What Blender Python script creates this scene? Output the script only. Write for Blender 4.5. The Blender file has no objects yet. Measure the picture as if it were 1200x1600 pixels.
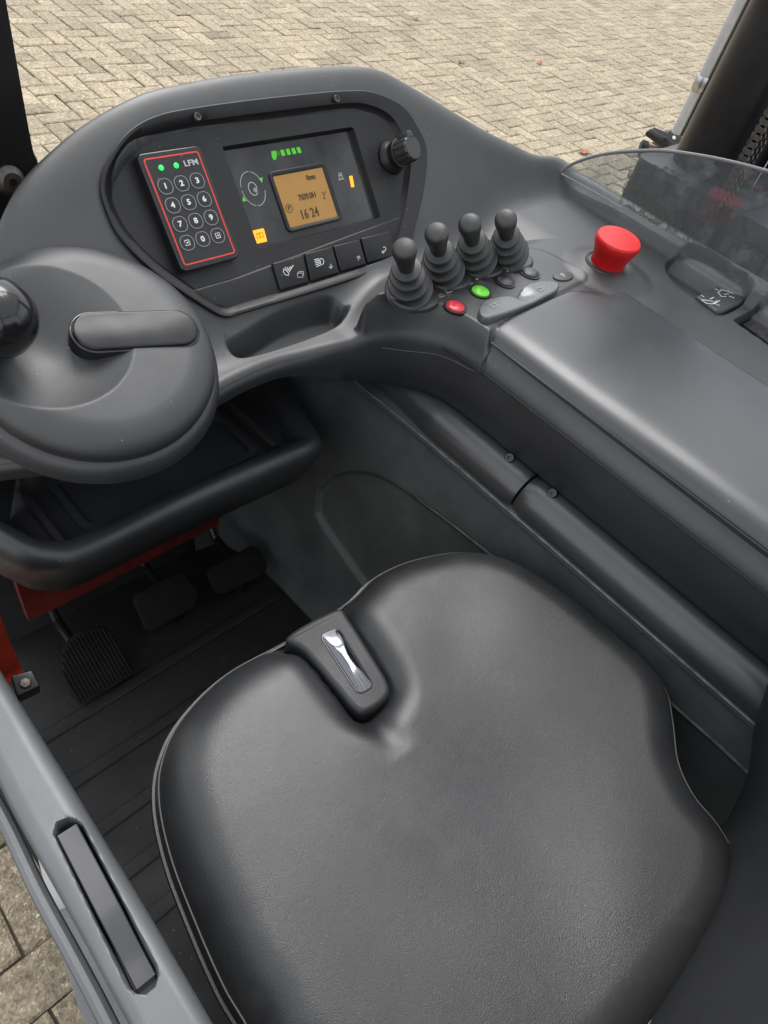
import bpy, math, random
import numpy as np
from mathutils import Matrix, Vector
random.seed(7); rng = np.random.default_rng(7)
scene = bpy.context.scene
col = scene.collection

# ------------------------------------------------------------------ camera
F, T, R, AZ, H = 1075.0, math.radians(42.0), math.radians(-17.4), math.radians(56.293), 1.64
CAM = np.array([0, 0, H])
def rz(v, a):
    c, s = math.cos(a), math.sin(a)
    return np.array([v[0]*c-v[1]*s, v[0]*s+v[1]*c, v[2]])
_u = np.array([1, 0, 0.]); _v = np.array([0, math.cos(T), math.sin(T)]); _w = np.array([0, math.sin(T), -math.cos(T)])
C_R = rz(math.cos(R)*_u - math.sin(R)*_v, -AZ); C_U = rz(math.sin(R)*_u + math.cos(R)*_v, -AZ); C_D = rz(_w, -AZ)
cd = bpy.data.cameras.new('camera'); cam = bpy.data.objects.new('camera', cd); col.objects.link(cam)
cd.sensor_fit = 'VERTICAL'; cd.sensor_height = 32; cd.lens = F/1600*32; cd.clip_start = 0.02; cd.clip_end = 500
m = Matrix.Identity(4)
for i in range(3):
    m[i][0] = C_R[i]; m[i][1] = C_U[i]; m[i][2] = -C_D[i]; m[i][3] = CAM[i]
cam.matrix_world = m
scene.camera = cam

# ------------------------------------------------------------------ sky, sun, exposure
SUN_EL, SUN_AZ = math.radians(60), math.radians(48)      # azimuth counter-clockwise from +X
w = bpy.data.worlds.new('World'); scene.world = w; w.use_nodes = True
nt = w.node_tree; nt.nodes.clear()
sky = nt.nodes.new('ShaderNodeTexSky'); sky.sky_type = 'NISHITA'; sky.sun_disc = False
sky.sun_elevation = SUN_EL; sky.sun_rotation = math.pi/2 - SUN_AZ
sky.air_density = 1.0; sky.dust_density = 4.0; sky.ozone_density = 1.0
hs = nt.nodes.new('ShaderNodeHueSaturation'); hs.inputs['Saturation'].default_value = 0.12
bg = nt.nodes.new('ShaderNodeBackground'); bg.inputs['Strength'].default_value = 0.15
out = nt.nodes.new('ShaderNodeOutputWorld')
cm = nt.nodes.new('ShaderNodeMix'); cm.data_type = 'RGBA'; cm.inputs[0].default_value = .5      # even cloud cover over the clear sky
cm.inputs[7].default_value = (7.8, 8.1, 8.5, 1)
nt.links.new(sky.outputs[0], hs.inputs['Color']); nt.links.new(hs.outputs[0], cm.inputs[6]); nt.links.new(cm.outputs[2], bg.inputs[0]); nt.links.new(bg.outputs[0], out.inputs[0])
sl = bpy.data.lights.new('sun', 'SUN'); sl.energy = 1.5; sl.angle = math.radians(34); sl.color = (1, .98, .955)
so = bpy.data.objects.new('sun', sl); col.objects.link(so)
sd = Vector((math.cos(SUN_EL)*math.cos(SUN_AZ), math.cos(SUN_EL)*math.sin(SUN_AZ), math.sin(SUN_EL)))
so.rotation_euler = sd.to_track_quat('Z', 'Y').to_euler(); so.location = (-2, -2, 6)
vs = scene.view_settings; vs.view_transform = 'Standard'; vs.look = 'None'; vs.gamma = 1; vs.exposure = 0.55; vs.use_curve_mapping = False
scene.cycles.use_denoising = True; scene.cycles.max_bounces = 8; scene.cycles.transparent_max_bounces = 12
scene.cycles.caustics_reflective = False; scene.cycles.caustics_refractive = False

# ------------------------------------------------------------------ surveying: sight lines met with known planes
def ray(px, py): return C_D + C_R*((px-600)/F) + C_U*((800-py)/F)
def PL(px, py, p0, n):
    d = ray(px, py); n = np.array(n, float); return CAM + d*(np.dot(np.array(p0, float)-CAM, n)/np.dot(d, n))
def P(px, py, z): return PL(px, py, (0, 0, z), (0, 0, 1))
def PX(px, py, x): return PL(px, py, (x, 0, 0), (1, 0, 0))
def PY(px, py, y): return PL(px, py, (0, y, 0), (0, 1, 0))
def pix(p):
    d = np.asarray(p, float)-CAM; k = d@C_D
    return np.array([600+F*(d@C_R)/k, 800-F*(d@C_U)/k, k])
def sstep(a, b, x):
    q = np.clip((np.asarray(x, float)-a)/(b-a), 0, 1); return q*q*(3-2*q)
def smax(a, b, k): 
    h = np.clip(.5+.5*(a-b)/k, 0, 1); return b*(1-h)+a*h+k*h*(1-h)

class Frame:
    def __init__(s, o, ex, n):
        s.o = np.array(o, float); s.n = np.array(n, float)/np.linalg.norm(n)
        ex = np.array(ex, float); ex = ex-s.n*(ex@s.n); s.ex = ex/np.linalg.norm(ex); s.ey = np.cross(s.n, s.ex)
    def w(s, u, v, h=0): return s.o+s.ex*u+s.ey*v+s.n*h
    def p(s, px, py, h=0):
        q = PL(px, py, s.o+s.n*h, s.n)-s.o; return (q@s.ex, q@s.ey)
    def loop(s, pts, h): return [s.w(u, v, h) for u, v in pts]

# ------------------------------------------------------------------ curves
def crom(pts, n, closed=False):
    p = np.array(pts, float); N = len(p); out = []
    if closed: idx = lambda i: p[i % N]; segs = N
    else:
        idx = lambda i: p[i] if 0 <= i < N else (2*p[0]-p[1] if i < 0 else 2*p[-1]-p[-2]); segs = N-1
    for k in range(n if closed else n-1):
        t = k*segs/(n if closed else n-1); i = min(int(t), segs-1); f = t-i
        a, b, c, d = idx(i-1), idx(i), idx(i+1), idx(i+2)
        out.append(.5*((2*b)+(c-a)*f+(2*a-5*b+4*c-d)*f*f+(3*b-a-3*c+d)*f**3))
    if not closed: out.append(p[-1])
    return np.array(out)
def resample(p, n, closed=True):
    p = np.array(p, float); q = np.vstack([p, p[:1]]) if closed else p
    L = np.r_[0, np.cumsum(np.linalg.norm(np.diff(q, axis=0), axis=1))]
    t = np.linspace(0, L[-1], n, endpoint=not closed)
    return np.stack([np.interp(t, L, q[:, k]) for k in range(q.shape[1])], 1)
def rpoly(c, r, seg=5):
    c = [np.array(x, float) for x in c]; n = len(c); out = []
    rr = r if hasattr(r, '__len__') else [r]*n
    for i in range(n):
        a, b, d = c[i-1], c[i], c[(i+1) % n]
        e1 = (a-b)/np.linalg.norm(a-b); e2 = (d-b)/np.linalg.norm(d-b)
        ang = math.acos(np.clip(e1@e2, -1, 1)); tl = min(rr[i]/math.tan(ang/2), .49*np.linalg.norm(a-b), .49*np.linalg.norm(d-b))
        p0, p2 = b+e1*tl, b+e2*tl
        for k in range(seg+1):
            t = k/seg; out.append((1-t)**2*p0+2*t*(1-t)*b*.55+2*t*(1-t)*(p0+p2)/2*.45+t*t*p2)
    return np.array(out)
def rrect(u0, v0, u1, v1, r, seg=5): return rpoly([(u0, v0), (u1, v0), (u1, v1), (u0, v1)], r, seg)
def circ(cu, cv, r, n=32, rv=None):
    a = np.linspace(0, 2*math.pi, n, endpoint=False); return np.stack([cu+r*np.cos(a), cv+(rv or r)*np.sin(a)], 1)
def ccw(p):
    p = np.asarray(p, float); x, y = p[:, 0], p[:, 1]
    return p if (x*np.roll(y, -1)-y*np.roll(x, -1)).sum() > 0 else p[::-1]
def off(p, d):
    """grow (d>0) or shrink a counter-clockwise loop"""
    p = np.asarray(p, float); a = np.roll(p, 1, 0); b = np.roll(p, -1, 0)
    e1 = p-a; e2 = b-p; e1 /= np.linalg.norm(e1, axis=1)[:, None]+1e-9; e2 /= np.linalg.norm(e2, axis=1)[:, None]+1e-9
    n1 = np.stack([e1[:, 1], -e1[:, 0]], 1); n2 = np.stack([e2[:, 1], -e2[:, 0]], 1)
    nn = n1+n2; nn /= np.maximum((nn*nn).sum(1)/2, .35)[:, None]
    return p+nn*d
def sdf(poly, x, y):
    """signed distance, negative inside"""
    poly = np.asarray(poly, float); x = np.asarray(x, float); y = np.asarray(y, float)
    d = np.full(x.shape, 1e9); ins = np.zeros(x.shape, bool); n = len(poly)
    for i in range(n):
        ax, ay = poly[i]; bx, by = poly[(i+1) % n]; ex, ey = bx-ax, by-ay
        t = np.clip(((x-ax)*ex+(y-ay)*ey)/(ex*ex+ey*ey+1e-12), 0, 1)
        d = np.minimum(d, np.hypot(x-ax-t*ex, y-ay-t*ey))
        c = ((ay > y) != (by > y))
        with np.errstate(divide='ignore', invalid='ignore'):
            ins ^= c & (x < (bx-ax)*(y-ay)/(by-ay+1e-15)+ax)
    return np.where(ins, -d, d)

# ------------------------------------------------------------------ mesh collecting
class MB:
    def __init__(s): s.v = []; s.f = []
    def add(s, v, f):
        b = len(s.v); s.v += [tuple(map(float, q)) for q in v]; s.f += [tuple(b+i for i in q) for q in f]; return s
    def loft(s, loops, cap0=True, cap1=True, closed=True):
        n = len(loops[0]); v = [q for l in loops for q in l]; f = []
        for r in range(len(loops)-1):
            for i in range(n if closed else n-1):
                j = (i+1) % n; f.append((r*n+i, r*n+j, (r+1)*n+j, (r+1)*n+i))
        if cap0: f.append(tuple(range(n-1, -1, -1)))
        if cap1: f.append(tuple((len(loops)-1)*n+i for i in range(n)))
        return s.add(v, f)
    def grid(s, g, flip=False):
        g = np.asarray(g); r, c = g.shape[:2]; f = []
        for i in range(r-1):
            for j in range(c-1):
                q = (i*c+j, i*c+j+1, (i+1)*c+j+1, (i+1)*c+j); f.append(q[::-1] if flip else q)
        return s.add(g.reshape(-1, 3), f)
    def box(s, x0, x1, y0, y1, z0, z1):
        v = [(x, y, z) for z in (z0, z1) for y in (y0, y1) for x in (x0, x1)]
        return s.add(v, [(0, 2, 3, 1), (4, 5, 7, 6), (0, 1, 5, 4), (2, 6, 7, 3), (0, 4, 6, 2), (1, 3, 7, 5)])
    def slab(s, fr, pts, h0, h1, bev=0.0, seg=3):
        pts = ccw(pts); lo = [fr.loop(pts, h0)]
        if bev:
            for k in range(seg+1):
                a = k/seg*math.pi/2; lo.append(fr.loop(off(pts, -bev*(1-math.cos(a))), h1-bev+bev*math.sin(a)))
        else: lo.append(fr.loop(pts, h1))
        return s.loft(lo)
    def ring(s, fr, outer, inner, h0, h1):
        outer = ccw(outer); inner = ccw(inner)
        return s.loft([fr.loop(outer, h0), fr.loop(outer, h1), fr.loop(inner, h1), fr.loop(inner, h0)], False, False)
    def stroke(s, fr, line, wd, h, closed=False, th=.0006):
        line = np.asarray(line, float); n = len(line)
        a = np.roll(line, 1, 0); b = np.roll(line, -1, 0)
        if not closed: a[0] = line[0]; b[-1] = line[-1]
        t = b-a; t /= np.linalg.norm(t, axis=1)[:, None]+1e-9; nn = np.stack([-t[:, 1], t[:, 0]], 1)*wd/2
        L = fr.loop(line+nn, h); Rr = fr.loop(line-nn, h)
        L2 = fr.loop(line+nn, h-th); R2 = fr.loop(line-nn, h-th); v = L+Rr+L2+R2; f = []
        for i in range(n if closed else n-1):
            j = (i+1) % n; f += [(i, n+i, n+j, j), (2*n+i, i, j, 2*n+j), (n+i, 3*n+i, 3*n+j, n+j)]
        return s.add(v, f)
    def lathe(s, fr, prof, n=40, cap0=True, cap1=True, mod=None):
        lo = []
        for k, (r, h) in enumerate(prof):
            a = np.linspace(0, 2*math.pi, n, endpoint=False); rr = np.full(n, max(r, 1e-5))
            if mod: rr = mod(rr, a, k)
            lo.append([fr.w(q*math.cos(b), q*math.sin(b), h) for q, b in zip(rr, a)])
        return s.loft(lo, cap0, cap1)
    def tube(s, path, rad, n=12, caps=True):
        path = np.asarray(path, float); m_ = len(path); lo = []; pn = None
        rad = rad if hasattr(rad, '__len__') else [rad]*m_
        for i in range(m_):
            t = path[min(i+1, m_-1)]-path[max(i-1, 0)]; t = t/(np.linalg.norm(t)+1e-12)
            if pn is None:
                a = np.array([0, 0, 1.]) if abs(t[2]) < .9 else np.array([1., 0, 0]); pn = np.cross(a, t)
            pn = pn-t*(pn@t); pn /= np.linalg.norm(pn); b = np.cross(t, pn)
            lo.append([path[i]+rad[i]*(math.cos(q)*pn+math.sin(q)*b) for q in np.linspace(0, 2*math.pi, n, endpoint=False)])
        return s.loft(lo, caps, caps)
    def build(s, name, mat, parent=None, sharp=35, smooth=True):
        me = bpy.data.meshes.new(name); me.from_pydata(s.v, [], s.f); me.update()
        if smooth:
            me.shade_smooth()
            if sharp: me.set_sharp_from_angle(angle=math.radians(sharp))
        o = bpy.data.objects.new(name, me); col.objects.link(o)
        if mat: me.materials.append(mat)
        if parent: adopt(o, parent)
        return o
def adopt(o, parent):
    o.parent = parent
    q = parent
    M = Matrix.Identity(4)
    while q is not None:
        if q.type == 'EMPTY': M = Matrix.Translation(q.location)
        q = q.parent
    if parent.type == 'EMPTY': o.matrix_parent_inverse = M.inverted()
def thing(name, label, cat, loc, group=None):
    o = bpy.data.objects.new(name, None); col.objects.link(o); o.location = tuple(map(float, loc)); o.empty_display_size = .05
    o['label'] = label; o['category'] = cat
    if group: o['group'] = group
    return o
def tag(o, label, cat, group=None):
    o['label'] = label; o['category'] = cat
    if group: o['group'] = group
    return o
def text(fr, s, cu, cv, size, h, name, mat, parent, sx=1.0, th=.0004, bold=0.0, rot=0):
    c = bpy.data.curves.new('t', 'FONT'); c.body = s; c.size = size; c.align_x = 'CENTER'; c.align_y = 'CENTER'; c.extrude = th; c.offset = bold; c.resolution_u = 3
    o = bpy.data.objects.new('t', c); col.objects.link(o); bpy.context.view_layer.update()
    me = bpy.data.meshes.new_from_object(o); bpy.data.objects.remove(o); bpy.data.curves.remove(c)
    cr, sr = math.cos(rot), math.sin(rot)
    for v in me.vertices:
        a, b = v.co.x*sx, v.co.y
        v.co = Vector(fr.w(cu+a*cr-b*sr, cv+a*sr+b*cr, h+v.co.z))
    me.name = name; me.materials.clear(); me.materials.append(mat)
    q = bpy.data.objects.new(name, me); col.objects.link(q); adopt(q, parent); return q

# ------------------------------------------------------------------ materials
def mat(name, base, rough=.5, metal=0.0, spec=.5, bump=None, mott=None, specks=0.0, scr=0.0, coat=0.0, emit=None, grime=None, coatr=.05):
    """bump=(scale,strength,detail) grain; mott=(scale,amount) base variation; specks: dust points; scr: scratches"""
    m_ = bpy.data.materials.new(name); m_.use_nodes = True; N = m_.node_tree.nodes; Lk = m_.node_tree.links
    b = N['Principled BSDF']; b.inputs['Base Color'].default_value = (*base, 1); b.inputs['Roughness'].default_value = rough
    b.inputs['Metallic'].default_value = metal; b.inputs['Specular IOR Level'].default_value = spec
    b.inputs['Coat Weight'].default_value = coat; b.inputs['Coat Roughness'].default_value = coatr
    if emit: b.inputs['Emission Color'].default_value = (*emit[0], 1); b.inputs['Emission Strength'].default_value = emit[1]
    tc = N.new('ShaderNodeTexCoord'); src = tc.outputs['Object']; colr = None
    def noise(sc, det=4, rg=.55):
        n = N.new('ShaderNodeTexNoise'); n.inputs['Scale'].default_value = sc; n.inputs['Detail'].default_value = det; n.inputs['Roughness'].default_value = rg
        Lk.new(src, n.inputs['Vector']); return n.outputs['Fac']
    def rng_(v, a, b_, c, d):
        q = N.new('ShaderNodeMapRange'); q.inputs['From Min'].default_value = a; q.inputs['From Max'].default_value = b_
        q.inputs['To Min'].default_value = c; q.inputs['To Max'].default_value = d; Lk.new(v, q.inputs['Value']); return q.outputs['Result']
    def mix(f, a, c):
        q = N.new('ShaderNodeMix'); q.data_type = 'RGBA'
        if hasattr(f, 'links'): Lk.new(f, q.inputs['Factor'])
        else: q.inputs['Factor'].default_value = f
        for v, k in ((a, 'A'), (c, 'B')):
            s_ = [i for i in q.inputs if i.name == k and i.type == 'RGBA'][0]
            if hasattr(v, 'links'): Lk.new(v, s_)
            else: s_.default_value = (*v, 1)
        return [o for o in q.outputs if o.type == 'RGBA'][0]
    if mott:
        f = rng_(noise(mott[0], 6, .6), .3, .7, 0, 1)
        colr = mix(f, tuple(c*(1-mott[1]) for c in base), tuple(min(1, c*(1+mott[1])+mott[1]*.004) for c in base))
        Lk.new(rng_(noise(mott[0]*1.7, 5), .3, .7, rough*.85, min(1, rough*1.18)), b.inputs['Roughness'])
    if grime:
        f = rng_(noise(grime[0], 8, .65), grime[1], grime[1]+.15, 0, grime[2])
        colr = mix(f, colr if colr is not None else base, grime[3])
    if specks:
        v = N.new('ShaderNodeTexVoronoi'); v.inputs['Scale'].default_value = 130; Lk.new(src, v.inputs['Vector'])
        d = rng_(v.outputs['Distance'], .05, .10, 1, 0)
        g = N.new('ShaderNodeMath'); g.operation = 'GREATER_THAN'; g.inputs[1].default_value = 1-specks
        sx = N.new('ShaderNodeSeparateColor'); Lk.new(v.outputs['Color'], sx.inputs[0]); Lk.new(sx.outputs[0], g.inputs[0])
        mm = N.new('ShaderNodeMath'); mm.operation = 'MULTIPLY'; Lk.new(d, mm.inputs[0]); Lk.new(g.outputs[0], mm.inputs[1])
        colr = mix(mm.outputs[0], colr if colr is not None else base, (.32, .31, .3))
    if scr:
        mp = N.new('ShaderNodeMapping'); mp.inputs['Scale'].default_value = (9, 220, 40); mp.inputs['Rotation'].default_value = (.2, .3, .7); Lk.new(src, mp.inputs['Vector'])
        n = N.new('ShaderNodeTexNoise'); n.inputs['Scale'].default_value = 1.0; n.inputs['Detail'].default_value = 3; Lk.new(mp.outputs[0], n.inputs['Vector'])
        f1 = rng_(n.outputs['Fac'], .70, .76, 0, scr)
        f2 = rng_(noise(14, 3), .48, .62, 0, 1)
        mm = N.new('ShaderNodeMath'); mm.operation = 'MULTIPLY'; Lk.new(f1, mm.inputs[0]); Lk.new(f2, mm.inputs[1])
        colr = mix(mm.outputs[0], colr if colr is not None else base, (.2, .2, .2))
    if colr is not None: Lk.new(colr, b.inputs['Base Color'])
    if bump:
        h = noise(bump[0], bump[2] if len(bump) > 2 else 2)
        if len(bump) > 3:                                    # leather: cell creases
            v = N.new('ShaderNodeTexVoronoi'); v.feature = 'DISTANCE_TO_EDGE'; v.inputs['Scale'].default_value = bump[3]; Lk.new(src, v.inputs['Vector'])
            e = rng_(v.outputs['Distance'], 0, .12, 0, 1); a = N.new('ShaderNodeMath'); a.operation = 'ADD'; Lk.new(h, a.inputs[0]); Lk.new(e, a.inputs[1]); h = a.outputs[0]
        if len(bump) > 4:                                    # broader creases
            wv = N.new('ShaderNodeTexNoise'); wv.inputs['Scale'].default_value = bump[4]; wv.inputs['Detail'].default_value = 6; wv.inputs['Distortion'].default_value = 1.5; Lk.new(src, wv.inputs['Vector'])
            ma = N.new('ShaderNodeMath'); ma.operation = 'MULTIPLY_ADD'; ma.inputs[1].default_value = bump[5]; Lk.new(wv.outputs['Fac'], ma.inputs[0]); Lk.new(h, ma.inputs[2]); h = ma.outputs[0]
        bp = N.new('ShaderNodeBump'); bp.inputs['Strength'].default_value = bump[1]; bp.inputs['Distance'].default_value = .001; Lk.new(h, bp.inputs['Height']); Lk.new(bp.outputs[0], b.inputs['Normal'])
    return m_
M = {}
M['plastic'] = mat('grained_plastic', (.030, .0315, .034), .42, spec=.82, bump=(1100, .22, 2), mott=(7, .25), specks=.07, grime=(6, .55, .35, (.045, .046, .049)))
M['plastic2'] = mat('grained_plastic_dark', (.026, .0265, .028), .44, spec=.7, bump=(1500, .22, 2), mott=(9, .2), specks=.06)
M['panel'] = mat('panel_plastic', (.008, .008, .009), .40, bump=(1800, .18, 2), mott=(15, .2), specks=.09)
M['smooth'] = mat('satin_cover', (.042, .045, .050), .33, spec=.8, bump=(1200, .06, 2), mott=(5, .12), specks=.02)
M['rocker'] = mat('rocker_grey', (.10, .104, .11), .28, spec=.9, mott=(30, .15))
M['railpad'] = mat('rail_padding', (.045, .046, .048), .30, spec=1.0, bump=(1300, .1, 2), mott=(9, .15))
M['rubber'] = mat('rubber', (.024, .0245, .025), .46, spec=.8, bump=(600, .15, 3), mott=(20, .2))
M['leather'] = mat('black_leather', (.020, .0208, .022), .36, bump=(800, .13, 4, 520, 75, 1.2), mott=(7, .35), spec=.62, scr=.30, grime=(9, .58, .4, (.06, .06, .06)))
M['leather2'] = mat('back_leather', (.021, .022, .0235), .46, spec=.6, bump=(700, .16, 4, 620), mott=(8, .2))
M['stitch'] = mat('thread', (.11, .11, .11), .7)
M['wornedge'] = mat('worn_edge', (.13, .14, .14), .45, mott=(60, .5))
M['gloss'] = mat('gloss_black', (.010, .010, .011), .17, coat=.3, mott=(20, .2))
M['padgloss'] = mat('satin_black', (.014, .0145, .016), .2, spec=.4, mott=(20, .1))
M['wall'] = mat('worn_wall_plastic', (.070, .076, .078), .44, spec=.8, bump=(900, .2, 3), mott=(6, .4), scr=.2, grime=(11, .50, .5, (.12, .127, .128)))
M['mat'] = mat('floor_rubber', (.006, .006, .006), .65, specks=.16, bump=(350, .4, 4), mott=(8, .4), grime=(16, .6, .35, (.06, .058, .055)))
M['pedal'] = mat('pedal_rubber', (.009, .009, .0085), .75, spec=.2, bump=(500, .3, 3), mott=(15, .3), grime=(25, .60, .4, (.035, .033, .03)))
M['rail'] = mat('grey_rail_plastic', (.115, .120, .125), .38, spec=.8, bump=(1300, .15, 2), mott=(12, .12))
M['greypaint'] = mat('grey_paint', (.20, .20, .205), .45, mott=(10, .1))
M['greylight'] = mat('light_grey_metal', (.48, .48, .47), .5, mott=(10, .15))
M['steel'] = mat('steel', (.5, .5, .5), .28, metal=1, mott=(30, .2))
M['dullsteel'] = mat('dull_steel', (.13, .12, .11), .5, metal=1, mott=(60, .4))
M['chrome'] = mat('chrome', (.17, .175, .19), .10, metal=1)
M['handle'] = mat('handle_grey', (.10, .10, .105), .14, metal=.6, spec=.8, mott=(14, .15), coat=.1)
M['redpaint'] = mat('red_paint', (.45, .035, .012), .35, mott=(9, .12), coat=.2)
M['redshade'] = mat('shaded_red_paint', (.12, .011, .007), .55, mott=(12, .4), grime=(10, .5, .7, (.02, .015, .013)))  # shaded copy of the red paint, footwell shade put into its colour
M['redplastic'] = mat('red_plastic', (.62, .012, .012), .35, mott=(20, .06), spec=.4)
M['redprint'] = mat('red_print', (.75, .06, .035), .5)
M['white'] = mat('white_print', (.75, .75, .73), .5)
M['pale'] = mat('pale_print', (.45, .46, .47), .5)
M['keyline'] = mat('grey_print', (.28, .28, .28), .4)
M['lens'] = mat('display_lens', (.022, .023, .024), .16, mott=(30, .35), grime=(12, .45, .5, (.06, .06, .058)))
M['lcd'] = mat('lcd_amber', (.30, .165, .04), .35, mott=(40, .06), emit=((.55, .28, .06), .12))
M['lcdink'] = mat('lcd_ink', (.07, .04, .015), .5)
M['ledgreen'] = mat('led_green', (.02, .4, .05), .3, emit=((.02, .9, .12), .8))
M['bargreen'] = mat('bar_green', (.05, .3, .02), .4, emit=((.06, .5, .01), .45))
M['dimgreen'] = mat('dim_green', (.04, .14, .03), .4)
M['orange'] = mat('orange_light', (.8, .25, .01), .4, emit=((1, .36, .01), .9))
M['butred'] = mat('red_button', (.55, .03, .05), .3, coat=.3, emit=((.8, .05, .07), .1))
M['butgreen'] = mat('green_button', (.12, .55, .03), .3, coat=.3, emit=((.2, .8, .05), .15))
M['pillar'] = mat('black_paint', (.010, .010, .011), .30, mott=(10, .3), bump=(300, .05, 2))
M['brown'] = mat('rusty_brown', (.12, .045, .025), .6, mott=(40, .4))
M['screw'] = mat('dark_screw', (.10, .08, .065), .45, metal=.6)
M['leaf'] = mat('dry_leaf', (.30, .10, .03), .7, mott=(60, .4))
M['rough_dark'] = mat('dirty_dark_machine', (.04, .045, .053), .5, mott=(9, .6), grime=(11, .56, .5, (.10, .10, .10)))
M['traymat'] = mat('tray_liner', (.05, .05, .055), .35, bump=(260, .9, 3), mott=(120, .7))
# pavers
def paver_mat(name, use_attr=True):
    m_ = bpy.data.materials.new(name); m_.use_nodes = True; N = m_.node_tree.nodes; Lk = m_.node_tree.links; b = N['Principled BSDF']
    tc = N.new('ShaderNodeNewGeometry'); src = tc.outputs['Position']
    vo = N.new('ShaderNodeTexVoronoi'); vo.inputs['Scale'].default_value = 230; Lk.new(src, vo.inputs['Vector'])
    cr = N.new('ShaderNodeValToRGB'); Lk.new(vo.outputs['Color'], cr.inputs[0])
    e = cr.color_ramp.elements; e[0].position = .15; e[0].color = (.220, .180, .128, 1); e[1].position = .8; e[1].color = (.400, .338, .243, 1)
    x = e.new(.5); x.color = (.318, .265, .188, 1); x = e.new(.93); x.color = (.62, .56, .44, 1)
    no = N.new('ShaderNodeTexNoise'); no.inputs['Scale'].default_value = 3.2; no.inputs['Detail'].default_value = 7; no.inputs['Roughness'].default_value = .65; Lk.new(src, no.inputs['Vector'])
    mr = N.new('ShaderNodeMapRange'); mr.inputs['From Min'].default_value = .3; mr.inputs['From Max'].default_value = .7; mr.inputs['To Min'].default_value = .78; mr.inputs['To Max'].default_value = 1.15; Lk.new(no.outputs['Fac'], mr.inputs['Value'])
    n2 = N.new('ShaderNodeTexNoise'); n2.inputs['Scale'].default_value = 45; n2.inputs['Detail'].default_value = 4; Lk.new(src, n2.inputs['Vector'])
    m2 = N.new('ShaderNodeMapRange'); m2.inputs['From Min'].default_value = .3; m2.inputs['From Max'].default_value = .7; m2.inputs['To Min'].default_value = .7; m2.inputs['To Max'].default_value = 1.25; Lk.new(n2.outputs['Fac'], m2.inputs['Value'])
    mu = N.new('ShaderNodeMath'); mu.operation = 'MULTIPLY'; Lk.new(mr.outputs[0], mu.inputs[0]); Lk.new(m2.outputs[0], mu.inputs[1])
    last = mu.outputs[0]
    if use_attr:
        at = N.new('ShaderNodeAttribute'); at.attribute_name = 'tint'; m3 = N.new('ShaderNodeMath'); m3.operation = 'MULTIPLY'; Lk.new(at.outputs['Fac'], m3.inputs[0]); Lk.new(last, m3.inputs[1]); last = m3.outputs[0]
    vm = N.new('ShaderNodeVectorMath'); vm.operation = 'SCALE'; Lk.new(cr.outputs[0], vm.inputs[0]); Lk.new(last, vm.inputs['Scale']); Lk.new(vm.outputs[0], b.inputs['Base Color'])
    b.inputs['Roughness'].default_value = .9; b.inputs['Specular IOR Level'].default_value = .3
    bp = N.new('ShaderNodeBump'); bp.inputs['Strength'].default_value = .7; bp.inputs['Distance'].default_value = .0015; Lk.new(vo.outputs['Distance'], bp.inputs['Height']); Lk.new(bp.outputs[0], b.inputs['Normal'])
    return m_
M['paver'] = paver_mat('concrete_paver')
M['sand'] = mat('joint_sand', (.095, .076, .052), .95, mott=(40, .4), bump=(200, .6, 4))

# ================================================================== GROUND
gm = MB(); gm.add([(-200, -200, -.012), (200, -200, -.012), (200, 200, -.012), (-200, 200, -.012)], [(0, 1, 2, 3)])
ground = gm.build('ground', M['sand']); ground['kind'] = 'structure'; ground['label'] = 'sand bed of the paved yard'
U, GX, GY, GA = .105, 1.616, 4.05, math.radians(-.85)
def paver_verts(L, W, g, ch, jit):
    """half sizes with joint g, chamfer ch; corners jittered"""
    a, b = L/2-g, W/2-g; v = []
    J = [(random.uniform(-jit, jit), random.uniform(-jit, jit)) for _ in range(4)]
    S = [(-1, -1), (1, -1), (1, 1), (-1, 1)]
    for z, k in ((-.03, 0), (-ch*.8, 0), (0, ch)):
        for (sx, sy), (jx, jy) in zip(S, J): v.append((sx*(a-k)+jx, sy*(b-k)+jy, z))
    f = [(8, 9, 10, 11)]
    for r in (0, 1):
        for i in range(4): j = (i+1) % 4; f.append((r*4+i, r*4+j, r*4+4+j, r*4+4+i))
    return v, f
sil = np.array([(0, 330), (100, 245), (220, 165), (400, 133), (560, 118), (640, 140), (880, 270), (960, 240), (1055, 235), (1165, 0), (1166, -500)])
cells = []
for ux in range(-45, 170):
    for vy in range(-75, 62):
        r_ = (ux-vy) % 4
        if r_ == 0: cu, cv, rot = ux+1, vy+.5, 0
        elif r_ == 3: cu, cv, rot = ux+.5, vy+1, 1
        else: continue
        lx, ly = U*cu, -U*cv; X = GX+lx*math.cos(GA)-ly*math.sin(GA); Y = GY+lx*math.sin(GA)+ly*math.cos(GA)
        q = pix((X, Y, 0))
        if q[2] < .1 or math.hypot(X, Y) > 19: continue
        if not (-380 < q[0] < 1750 and -330 < q[1] < 1950): continue
        vis = (-10 < q[0] < 1170 and -10 < q[1] < np.interp(q[0], sil[:, 0], sil[:, 1])) or (q[0] > -20 and q[1] < 1620 and q[1] > 1190 and q[0] < (q[1]-1170)*.4)
        cells.append((X, Y, rot, q[2], vis))
order = sorted([i for i, c in enumerate(cells) if c[4]], key=lambda i: cells[i][3])
indiv = set(order[:300])
var = []
for k in range(24):
    v, f = paver_verts(.21, .105, .0028, .006, .003)
    me = bpy.data.meshes.new('paver'); me.from_pydata(v, [], f); at = me.attributes.new('tint', 'FLOAT', 'FACE')
    t_ = random.gauss(1, .075)
    for q in at.data: q.value = t_
    me.materials.append(M['paver']); var.append(me)
pv, pf, pt = [], [], []
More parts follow.
